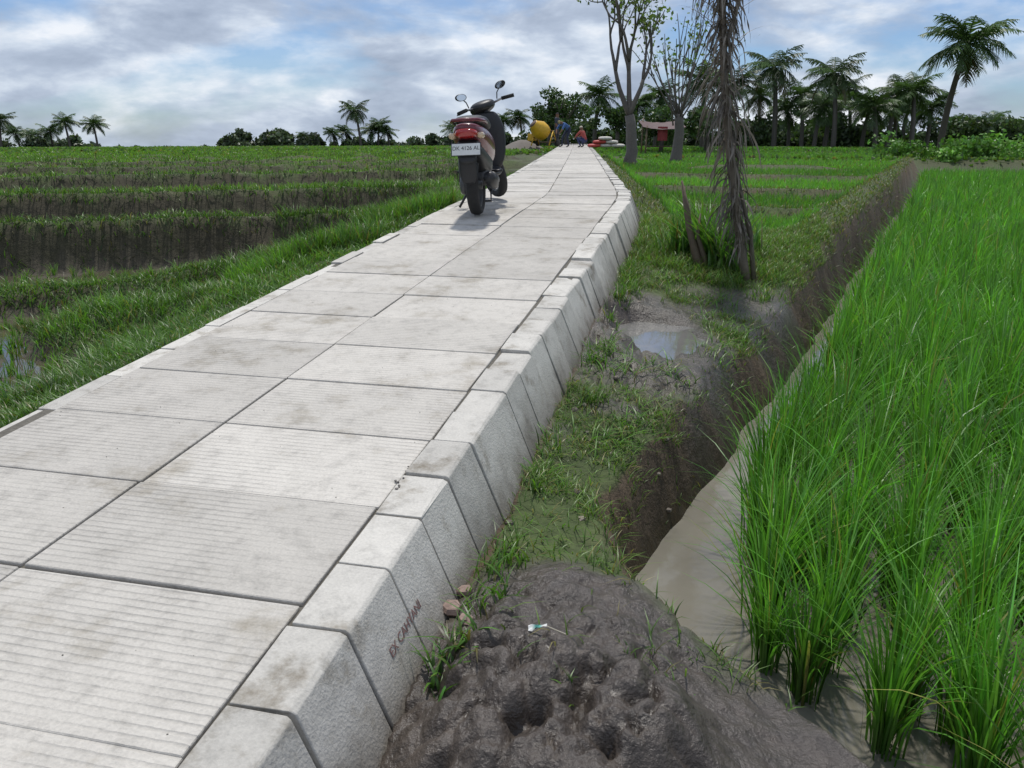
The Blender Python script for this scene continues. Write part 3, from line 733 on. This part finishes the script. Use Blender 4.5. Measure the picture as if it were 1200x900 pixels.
def leafy(name,x,y,h,r,seed):
    global rng;old=rng;rng=np.random.default_rng(seed);A=Acc();z=float(H(x,y));tips=[]
    v,f=tube([(x,y,z-.1),(x+.05,y,z+h*.3),(x,y,z+h*.5)],[.14,.12,.09],8);A.add(v,f,(.1,.085,.07))
    for k in range(5):
        a=k*1.26;branch(A,tips,(x,y,z+h*.45),(math.cos(a)*.8,math.sin(a)*.8,1),h*.3,.06,1,.4,.03)
    root=bpy.data.objects.new(name,None);COL.objects.link(root);A.build('trunk_and_limbs',M_bark,True,root)
    bl=[(x+rng.normal(0,r*.5),y+rng.normal(0,r*.5),z+h*.72+rng.normal(0,r*.33),r*.42,r*.42,r*.32) for _ in range(18)]
    o=mass('leaves',bl,.11,(.05,.092,.024),150);o.parent=root;rng=old
leafy('leafy_tree',T(50,662),50,3.3,1.25,4);leafy('leafy_tree',T(58,642),58,2.6,1.2,9);leafy('leafy_tree',T(48,726),50,2.6,1.0,12);leafy('leafy_tree',T(45,780),47,2.2,1.2,15);leafy('leafy_tree',T(45,835),47,2.5,1.3,18)
bl=[]
for k in range(70):
    x=rng.uniform(15.5,34);y=rng.uniform(31.6,35);r=rng.uniform(.3,.65);bl.append((x,y,.8+r*rng.uniform(.2,.9),r*1.2,r,r))
mass('shrub_hedge',bl,.10,(.10,.21,.038),230)
# ------------------------------------------------------------------ scooter
sc_root=bpy.data.objects.new('parked_scooter',None);COL.objects.link(sc_root)
M_red=simple('maroon_paint',(.14,.020,.032),.28,0,.5,nscale=8,nvar=.12)
M_blk=simple('black_plastic',(.022,.022,.024),.45,nscale=60,nvar=.3)
M_seat=simple('seat_vinyl',(.03,.03,.03),.55,nscale=80,nvar=.3,bump=.2)
M_rub=simple('tyre_rubber',(.025,.024,.023),.85,nscale=40,nvar=.4,bump=.4)
M_met=simple('metal',(.4,.4,.4),.35,.9,nscale=30)
M_gry=simple('cast_alloy',(.10,.10,.10),.5,.3,nscale=30)
M_lamp=simple('tail_lens',(.40,.02,.02),.12,0,.8,nvar=.1)
M_cl=simple('clear_lens',(.6,.45,.3),.1,0,.8,nvar=.1)
M_wht=simple('plate_white',(.75,.75,.72),.5,nvar=.1)
M_mir=simple('mirror_glass',(.6,.65,.7),.05,1,nvar=.05)
def loft(name,secs,mat,parent,seg=20,p=2.6,axis='y'):
    A=Acc();V=[];F=[]
    a=np.arange(seg)*2*math.pi/seg
    for (y_,z_,hw,hh,*xo) in secs:
        c=np.sign(np.cos(a))*np.abs(np.cos(a))**(2/p)*hw;s=np.sign(np.sin(a))*np.abs(np.sin(a))**(2/p)*hh
        x0=xo[0] if xo else 0
        if axis=='y': V.append(np.stack([x0+c,np.full(seg,y_),z_+s],-1))
        else: V.append(np.stack([x0+c,y_+s,np.full(seg,z_)],-1))
    n=len(secs)
    for i in range(n-1):
        for k in range(seg): F.append((i*seg+k,i*seg+(k+1)%seg,(i+1)*seg+(k+1)%seg,(i+1)*seg+k))
    F.append(tuple(range(seg-1,-1,-1)));F.append(tuple((n-1)*seg+k for k in range(seg)))
    A.add(np.concatenate(V),F);o=A.build(name,mat,True,parent)
    m=o.modifiers.new('s','SUBSURF');m.levels=1;m.render_levels=1;return o
def tb(name,P,R,mat,parent,seg=10):
    A=Acc();v,f=tube(P,R,seg);A.add(v,f);return A.build(name,mat,True,parent)
def wheel(name,parent,y0,R=.27,w=.052):
    A=Acc();a=np.linspace(0,2*math.pi,40,endpoint=False);pr=[(R-.075,-w*.6),(R-.04,-w),(R-.012,-w*.8),(R,-w*.3),(R,w*.3),(R-.012,w*.8),(R-.04,w),(R-.075,w*.6)]
    V=[(x,y0+r*math.cos(t),R+r*math.sin(t)) for t in a for r,x in pr];n=len(pr);F=[]
    for i in range(40):
        for k in range(n): F.append((i*n+k,i*n+(k+1)%n,((i+1)%40)*n+(k+1)%n,((i+1)%40)*n+k))
    A.add(V,F);A.build(name+'_tyre',M_rub,True,parent)
    A=Acc();pr=[(R-.08,-w*.62),(R-.062,-w*.66),(R-.062,w*.66),(R-.08,w*.62)]
    V=[(x,y0+r*math.cos(t),R+r*math.sin(t)) for t in a for r,x in pr];n=4;F=[]
    for i in range(40):
        for k in range(n): F.append((i*n+k,i*n+(k+1)%n,((i+1)%40)*n+(k+1)%n,((i+1)%40)*n+k))
    A.add(V,F)
    for s in range(5):
        t=s*2*math.pi/5;v,f=tube([(0,y0+.03*math.cos(t),R+.03*math.sin(t)),(0,y0+(R-.07)*math.cos(t+.2),R+(R-.07)*math.sin(t+.2))],[.022,.014],8);A.add(v,f)
    v,f=tube([(-.06,y0,R),(.06,y0,R)],.038,14);A.add(v,f)
    A.build(name+'_rim',M_gry,True,parent)
wheel('rear_wheel',sc_root,0,.27,.058)
st=bpy.data.objects.new('steering',None);COL.objects.link(st);st.parent=sc_root
loft('side_panels',[(-.40,.80,.055,.03),(-.36,.78,.105,.06),(-.25,.735,.145,.095),(-.05,.68,.17,.125),(.2,.61,.172,.145),(.40,.56,.155,.15),(.52,.50,.12,.12)],M_red,sc_root)
loft('under_body',[(-.30,.64,.09,.06),(-.1,.56,.12,.10),(.2,.47,.13,.13),(.5,.40,.13,.12)],M_blk,sc_root)
loft('seat',[(-.30,.835,.07,.02),(-.24,.85,.12,.04),(-.05,.845,.145,.05),(.08,.825,.15,.05),(.16,.79,.15,.045),(.35,.775,.13,.045),(.50,.76,.085,.035),(.54,.75,.05,.02)],M_seat,sc_root)
tb('grab_rail',[(.145,-.10,.82),(.145,-.25,.845),(.11,-.38,.86),(0,-.42,.865),(-.11,-.38,.86),(-.145,-.25,.845),(-.145,-.10,.82)],.015,M_red,sc_root)
loft('tail_lamp',[(-.425,.765,.07,.022),(-.415,.755,.085,.035),(-.38,.75,.10,.045),(-.30,.74,.11,.045)],M_lamp,sc_root)
for s in (-1,1):
    loft('rear_indicator',[(-.395,.735,.02,.02,s*.125),(-.37,.73,.038,.03,s*.125),(-.30,.725,.035,.03,s*.125)],M_cl,sc_root,12)
loft('rear_fender',[(-.42,.50,.07,.012),(-.40,.56,.085,.04),(-.33,.64,.10,.06),(-.2,.68,.10,.07)],M_blk,sc_root)
loft('mud_flap',[(-.36,.31,.07,.006),(-.37,.42,.075,.010),(-.38,.52,.08,.014),(-.37,.62,.085,.014)],M_blk,sc_root,16,2.6,'z')
loft('tyre_hugger',[(-.24,.50,.06,.02),(-.12,.565,.065,.02),(.05,.58,.065,.02),(.2,.53,.06,.03)],M_blk,sc_root,16)
pl=bpy.data.objects.new('plate_mount',None);COL.objects.link(pl);pl.parent=sc_root;pl.location=(0,-.43,.62);pl.rotation_euler=(math.radians(72),0,0)
def boxo(name,sx,sy,sz,mat,parent,loc=(0,0,0),rot=(0,0,0),bev=.003):
    A=Acc();v=[(x*sx/2,y*sy/2,z*sz/2) for x in(-1,1) for y in(-1,1) for z in(-1,1)]
    A.add(v,[(0,1,3,2),(4,6,7,5),(0,4,5,1),(2,3,7,6),(0,2,6,4),(1,5,7,3)]);o=A.build(name,mat,False,parent);o.location=loc;o.rotation_euler=rot
    m=o.modifiers.new('b','BEVEL');m.width=bev;m.segments=2;return o
boxo('plate_edge',.262,.112,.004,M_blk,pl);boxo('number_plate',.25,.10,.006,M_wht,pl)
cu=bpy.data.curves.new('plate_text','FONT');cu.body='DK 4126 AL';cu.size=.047;cu.align_x='CENTER';cu.align_y='CENTER';cu.extrude=.0005;cu.materials.append(M_blk)
o=bpy.data.objects.new('plate_text',cu);COL.objects.link(o);o.parent=pl;o.location=(0,.008,.004)
loft('belt_case',[(-.10,.27,.035,.075,-.10),(0,.28,.05,.10,-.105),(.2,.30,.045,.085,-.11),(.42,.32,.045,.10,-.105),(.5,.32,.03,.07,-.10)],M_gry,sc_root)
loft('engine',[(.12,.32,.06,.07,.03),(.2,.34,.09,.11,.02),(.42,.34,.10,.11,.0),(.52,.34,.07,.07,0)],M_gry,sc_root)
tb('exhaust_pipe',[(.05,.5,.25),(.11,.42,.20),(.13,.25,.22),(.145,.12,.26)],.016,M_gry,sc_root)
tb('muffler',[(.145,.16,.25),(.15,.12,.265),(.155,-.05,.31),(.16,-.20,.355),(.16,-.23,.362)],[.03,.052,.060,.057,.035],M_blk,sc_root,16)
tb('muffler_shield',[(.172,.05,.305),(.178,-.14,.355)],[.048,.046],M_gry,sc_root,14)
tb('shock_absorber',[(-.13,.0,.30),(-.13,.08,.62)],.028,M_gry,sc_root)
tb('side_stand',[(-.10,.42,.25),(-.17,.36,.12),(-.225,.32,.03)],.012,M_blk,sc_root)
tb('centre_stand',[(-.10,.28,.20),(-.11,.18,.10),(.11,.18,.10),(.10,.28,.20)],.011,M_blk,sc_root)
for s in (-1,1): tb('footrest',[(s*.12,.30,.36),(s*.22,.29,.37)],.014,M_blk,sc_root)
loft('floor_board',[(.44,.34,.13,.05),(.6,.31,.155,.04),(.8,.31,.16,.04),(.9,.34,.14,.06)],M_blk,sc_root)
loft('leg_shield',[(.90,.30,.12,.04),(.915,.42,.18,.045),(.93,.58,.20,.045),(.93,.75,.19,.045),(.94,.86,.13,.05),(.94,.90,.09,.04)],M_blk,sc_root,20,2.6,'z')
loft('front_apron',[(.98,.36,.08,.03),(1.0,.46,.14,.055),(1.0,.60,.18,.06),(.99,.76,.18,.055),(.985,.86,.12,.045)],M_red,sc_root,20,2.6,'z')
wheel('front_wheel',st,.30)
for s in (-1,1): tb('fork',[(s*.075,.29,.27),(s*.075,.10,.62)],.02,M_met,st)
loft('front_fender',[(.06,.50,.055,.02),(.16,.575,.065,.03),(.30,.60,.07,.03),(.45,.56,.06,.025),(.54,.48,.03,.015)],M_red,st)
hb=-.055
loft('handlebar_cowl',[(-.10,1.0+hb,.05,.03),(-.05,1.01+hb,.11,.045),(.03,1.0+hb,.15,.065),(.10,.98+hb,.12,.065),(.15,.96+hb,.06,.04)],M_blk,st)
loft('headlamp',[(.10,.965+hb,.10,.045),(.155,.955+hb,.085,.04),(.17,.95+hb,.04,.02)],M_cl,st)
tb('steering_column',[(0,.0,.72),(0,-.02,.98)],.03,M_blk,st)
for s in (-1,1):
    tb('handlebar',[(s*.08,0,1.0+hb),(s*.20,-.03,1.02+hb),(s*.31,-.09,1.015+hb)],.012,M_met,st)
    tb('grip',[(s*.20,-.032,1.02+hb),(s*.315,-.093,1.015+hb)],.019,M_rub,st)
    tb('lever',[(s*.18,.02,1.015+hb),(s*.24,.025,1.01+hb),(s*.31,-.03,1.0+hb)],.007,M_met,st,6)
    tb('mirror_stem',[(s*.16,-.01,1.03+hb),(s*.175,-.02,1.09+hb),(s*.21,-.04,1.13+hb)],.006,M_blk,st,6)
    A=Acc();a=np.linspace(0,2*math.pi,20,endpoint=False);V=[];F=[]
    cxm=s*.222;czm=1.15+hb
    for (yy_,k_) in ((-.058,.85),(-.055,1.0),(-.03,1.0),(-.01,.6),(-.004,.1)):
        for t_ in a: V.append((cxm+.056*k_*math.cos(t_)+.012*s*math.sin(t_),yy_,czm+.036*k_*math.sin(t_)))
    for i in range(4):
        for k in range(20):F.append((i*20+k,i*20+(k+1)%20,(i+1)*20+(k+1)%20,(i+1)*20+k))
    F.append(tuple(80+k for k in range(20)));A.add(V,F);A.build('mirror_shell',M_blk,True,st)
    A=Acc();A.add([(cxm+.048*math.cos(t_)+.01*s*math.sin(t_),-.0585,czm+.031*math.sin(t_)) for t_ in a],[tuple(range(20))]);A.build('mirror_glass',M_mir,False,st)
rake=Vector((0,-math.sin(math.radians(26)),math.cos(math.radians(26))))
piv=Vector((0,.18,.5))
st.matrix_basis=Matrix.Translation((0,.95,.0))@Matrix.Translation(piv)@Matrix.Rotation(math.radians(33),4,rake)@Matrix.Translation(-piv)
ry=7.08;rx=-.30
sc_root.matrix_world=Matrix.Translation((rx,ry,float(ZP(ry))+.006))@Matrix.Rotation(-math.radians(6),4,'Z')@Matrix.Rotation(math.atan(.055),4,'X')@Matrix.Rotation(-math.radians(2.5),4,'Y')@Matrix.Scale(.93,4)
# ------------------------------------------------------------------ concrete mixer etc.
gz=lambda x,y:float(ZP(y))
M_yel=simple('yellow_paint',(.62,.36,.02),.45,nscale=10,nvar=.25);M_dirt=simple('rusty_steel',(.10,.06,.04),.7,nscale=20)
mx=bpy.data.objects.new('concrete_mixer',None);COL.objects.link(mx)
A=Acc();Pm=np.array([(0,-.1,.60),(0,-.06,.64),(0,.12,.82),(0,.30,1.0),(0,.52,1.22),(0,.55,1.25)]);Pm[:,0]=Pm[:,1]*.7
v,f=tube(Pm,[.30,.42,.50,.50,.27,.27],18);A.add(v,f);A.build('drum',M_yel,True,mx)
v,f=tube(np.array([(.36,.52,1.215),(.40,.57,1.27)]),[.24,.24],16,True);A=Acc();A.add(v,f);A.build('drum_mouth',M_dirt,True,mx)
for s in (-1,1):
    tb('frame_leg',[(s*.55,-.45,.1),(s*.55,0,.85),(s*.55,.45,.05)],.035,M_yel,mx);tb('crossbar',[(s*.55,-.2,.5),(s*.55,.22,.5)],.03,M_dirt,mx)
    A=Acc();v,f=tube([(s*.62-.04,-.45,.22),(s*.62+.04,-.45,.22)],.22,16);A.add(v,f);A.build('wheel',M_rub,True,mx)
tb('axle',[(-.62,-.45,.22),(.62,-.45,.22)],.03,M_dirt,mx);tb('yoke',[(-.55,0,.85),(.55,0,.85)],.035,M_dirt,mx)
boxo('engine_box',.4,.35,.4,M_yel,mx,(.75,0,.5),bev=.03)
mx.location=(T(41,637),41,gz(0,41)+.02);mx.rotation_euler=(0,0,math.radians(150));mx.scale=(.9,.9,.85)
M_sk=simple('cement_sack',(.55,.52,.46),.8,nscale=12,nvar=.35,bump=.3);M_skr=simple('red_tarp',(.42,.05,.04),.6,nscale=6,nvar=.3)
sk=bpy.data.objects.new('cement_sack_pile',None);COL.objects.link(sk)
for k,(x,y,z,r) in enumerate(((0,0,.08,.1),(.55,.1,.08,.3),(1.1,-.05,.08,-.2),(.25,.05,.24,.2),(.8,.05,.24,-.1),(.5,0,.40,.4))):
    o=loft('sack',[(-.3,0,.14,.03),(-.26,0,.2,.075),(0,0,.22,.09),(.26,0,.2,.075),(.3,0,.14,.03)],M_sk if k%3 else M_skr,sk,12);o.location=(x,y,z);o.rotation_euler=(0,0,r+1.4)
sk.location=(T(38,695),38.,float(H(T(38,695),38))+.0 if abs(dsig(T(38,695),38.))>.95 else gz(0,38)+.02)
M_cloth=colmat('cloth_skin',.85,.15,30)
def worker(name,x,y,z,rot,joints,shirt,pants,hat):
    Ed=[(0,1),(1,2),(2,3),(3,4),(1,5),(5,6),(6,7),(1,8),(8,9),(9,10),(0,11),(11,12),(12,13),(13,14),(0,15),(15,16),(16,17),(17,18)]
    R=[.14,.15,.055,.095,.07,.06,.045,.03,.06,.045,.03,.09,.06,.04,.03,.09,.06,.04,.03]
    me=bpy.data.meshes.new(name);me.from_pydata(joints,Ed,[]);o=bpy.data.objects.new(name,me);COL.objects.link(o)
    sm=o.modifiers.new('skin','SKIN');sd=o.modifiers.new('sub','SUBSURF');sd.levels=2;sd.render_levels=2
    for i,q in enumerate(me.skin_vertices[0].data): q.radius=(R[i],R[i]*(.75 if i<2 else 1));q.use_root=(i==0)
    dg=bpy.context.evaluated_depsgraph_get();ev=o.evaluated_get(dg);nm=bpy.data.meshes.new_from_object(ev)
    bpy.data.objects.remove(o);o=bpy.data.objects.new(name,nm);COL.objects.link(o)
    Jn=np.array(joints);co=np.array([v.co[:] for v in nm.vertices])
    mid=[];cols=[]
    for (a,b_) in Ed:
        for t_ in (.15,.5,.85):
            mid.append(Jn[a]*(1-t_)+Jn[b_]*t_)
            if a==0 and b_>5 or a in(11,15,12,16): cols.append(pants)
            elif a in (13,17): cols.append((.03,.03,.03))
            elif (a,b_)==(3,4): cols.append(hat)
            elif (a,b_) in ((2,3),(1,2)) and (t_>.5 or a==2): cols.append((.20,.11,.07))
            elif (a,b_) in ((6,7),(9,10)): cols.append((.20,.11,.07))
            else: cols.append(shirt)
    mid=np.array(mid);cols=np.array(cols);idx=np.argmin(((co[:,None]-mid[None])**2).sum(-1),1)
    c=np.ones((len(co),4));c[:,:3]=cols[idx];a=nm.color_attributes.new('Col','FLOAT_COLOR','POINT');a.data.foreach_set('color',c.ravel())
    nm.polygons.foreach_set('use_smooth',[True]*len(nm.polygons));nm.materials.clear();nm.materials.append(M_cloth)
    o.location=(x,y,z);o.rotation_euler=(0,0,rot)
stand=[(0,0,.9),(0,.02,1.25),(0,.02,1.42),(0,.03,1.53),(0,.03,1.62),(-.19,.02,1.36),(-.24,.06,1.08),(-.2,.25,.95),(.19,.02,1.36),(.25,.04,1.08),(.22,.2,.9),(-.1,0,.85),(-.12,.05,.48),(-.12,0,.08),(-.13,.14,.03),(.1,0,.85),(.13,.03,.48),(.14,-.02,.08),(.16,.12,.03)]
bend=[(0,-.2,.85),(0,.15,1.05),(0,.30,1.12),(0,.40,1.14),(0,.49,1.13),(-.18,.2,1.05),(-.2,.38,.8),(-.1,.5,.6),(.18,.2,1.05),(.22,.38,.8),(.1,.5,.6),(-.1,-.18,.8),(-.14,.02,.45),(-.14,-.08,.08),(-.15,.07,.03),(.1,-.18,.8),(.14,.08,.45),(.14,.1,.08),(.16,.25,.03)]
squat=[(0,-.1,.30),(0,.08,.62),(0,.12,.78),(0,.15,.88),(0,.16,.97),(-.18,.1,.72),(-.2,.3,.5),(-.1,.45,.4),(.18,.1,.72),(.2,.3,.5),(.1,.45,.4),(-.1,-.05,.28),(-.16,.28,.45),(-.14,.08,.08),(-.15,.22,.03),(.1,-.05,.28),(.16,.28,.45),(.14,.08,.08),(.15,.22,.03)]
worker('construction_worker',T(39.5,662),39.5,gz(0,39.5),2.2,bend,(.05,.12,.30),(.03,.035,.06),(.3,.25,.12))
worker('construction_worker',T(41,652),41.5,gz(0,41.5),-2,stand,(.04,.05,.07),(.05,.05,.06),(.04,.03,.03))
worker('construction_worker',T(38,684),38.5,gz(0,38.5),1.0,squat,(.35,.07,.06),(.04,.05,.12),(.55,.5,.4))
A=Acc();V=[];F=[];cx0,cy0=T(42,612),42.
an=np.linspace(0,2*math.pi,28,endpoint=False)
for i,(r,h) in enumerate(((1.0,0),(.7,.22),(.4,.42),(.15,.55))):
    for t_ in an: V.append((cx0+r*1.3*math.cos(t_)*(1+rng.normal(0,.04)),cy0+r*math.sin(t_)*(1+rng.normal(0,.04)),float(H(cx0-1,cy0))-.03+h+rng.normal(0,.015)))
for i in range(3):
    for k in range(28):F.append((i*28+k,i*28+(k+1)%28,(i+1)*28+(k+1)%28,(i+1)*28+k))
F.append(tuple(84+k for k in range(28)));A.add(V,F,(.16,.14,.12));A.build('sand_pile',M_rock,True)
ts=bpy.data.objects.new('tarp_shelter',None);COL.objects.link(ts);sx,sy=T(44,772),44.;sz_=float(H(sx,sy))
M_post=simple('bamboo_post',(.16,.12,.07),.7)
for (a_,b_,h_) in ((-.9,-.7,1.5),(.9,-.7,1.35),(-.9,.7,1.9),(.9,.7,1.8)): tb('post',[(a_,b_,-.2),(a_+.03,b_,h_)],.045,M_post,ts,8)
A=Acc();gx,gy=np.meshgrid(np.linspace(-1.1,1.1,12),np.linspace(-.95,.9,9));hz=1.48+.2*(gy+.7)-.12*(1-(gx/1.1)**2)+rng.normal(0,.012,gx.shape)
V=np.stack([gx,gy,hz],-1).reshape(-1,3);A.add(V,[(r*12+c,r*12+c+1,r*12+c+13,r*12+c+12) for r in range(8) for c in range(11)]);A.build('tarp_roof',simple('brown_tarp',(.09,.045,.04),.6,nscale=5,nvar=.4),True,ts)
gx,gz2=np.meshgrid(np.linspace(-.3,.2,10),np.linspace(.75,1.45,7));A=Acc();V=np.stack([gx,-.7+.05*np.sin(gx*19),gz2],-1).reshape(-1,3);A.add(V,[(r*10+c,r*10+c+1,r*10+c+11,r*10+c+10) for r in range(6) for c in range(9)]);A.build('hanging_cloth',simple('red_cloth',(.25,.04,.04),.8,nscale=6,nvar=.4),True,ts)
boxo('bench',1.4,.4,.06,M_dirt,ts,(.0,.2,.45))
ts.location=(sx,sy,sz_)
# ------------------------------------------------------------------ light / sky
el=math.radians(70);S=Vector((-.02,.42,0)).normalized()*math.cos(el)+Vector((0,0,math.sin(el)))
ld=bpy.data.lights.new('sun','SUN');ld.energy=3.1;ld.angle=math.radians(3.0);ld.color=(1,.965,.91)
lo=bpy.data.objects.new('sun',ld);COL.objects.link(lo);lo.rotation_euler=S.to_track_quat('Z','Y').to_euler();lo.location=(5,5,20)
w=bpy.data.worlds.new('World');scene.world=w;w.use_nodes=True;nt=w.node_tree;bg=nt.nodes['Background']
sky=N(nt,'ShaderNodeTexSky');sky.sky_type='NISHITA';sky.sun_disc=False;sky.sun_elevation=el;sky.sun_rotation=math.atan2(S.x,S.y);sky.dust_density=.5;sky.ozone_density=3
tc=N(nt,'ShaderNodeTexCoord');mp=N(nt,'ShaderNodeMapping');mp.inputs['Scale'].default_value=(1,1,2.7);mp.inputs['Location'].default_value=(3.1,1.7,.4)
nt.links.new(tc.outputs['Generated'],mp.inputs['Vector'])
def noise(s,d,r,dist=0):
    n=N(nt,'ShaderNodeTexNoise');n.inputs['Scale'].default_value=s;n.inputs['Detail'].default_value=d;n.inputs['Roughness'].default_value=r;n.inputs['Distortion'].default_value=dist
    nt.links.new(mp.outputs[0],n.inputs['Vector']);return n
na=noise(3.4,8,.55,.2);nb_=noise(7.0,8,.55,.15)
fac=N(nt,'ShaderNodeMapRange');fac.inputs['From Min'].default_value=.41;fac.inputs['From Max'].default_value=.53;fac.inputs['To Min'].default_value=.12;fac.inputs['To Max'].default_value=.95
nt.links.new(na.outputs['Fac'],fac.inputs['Value'])
cr=N(nt,'ShaderNodeValToRGB');e=cr.color_ramp.elements;e[0].position=.34;e[0].color=(.33,.39,.50,1);e[1].position=.61;e[1].color=(.84,.87,.92,1);x=e.new(.45);x.color=(.45,.52,.64,1);x=e.new(.53);x.color=(.62,.69,.79,1)
nt.links.new(nb_.outputs['Fac'],cr.inputs[0])
sm=N(nt,'ShaderNodeVectorMath',operation='MULTIPLY');sm.inputs[1].default_value=(.062,.077,.100);nt.links.new(sky.outputs[0],sm.inputs[0])
mix=N(nt,'ShaderNodeMix',data_type='RGBA');nt.links.new(fac.outputs[0],mix.inputs['Factor']);nt.links.new(sm.outputs[0],mix.inputs['A']);nt.links.new(cr.outputs[0],mix.inputs['B'])
nt.links.new(mix.outputs['Result'],bg.inputs['Color']);bg.inputs['Strength'].default_value=1.08
# ------------------------------------------------------------------ camera
cd=bpy.data.cameras.new('camera');cd.sensor_width=36;cd.lens=27.9;cd.clip_end=4000;cd.clip_start=.05
co=bpy.data.objects.new('camera',cd);COL.objects.link(co);co.location=(0,0,1.6);co.rotation_euler=(math.radians(90-17.3),0,0);scene.camera=co
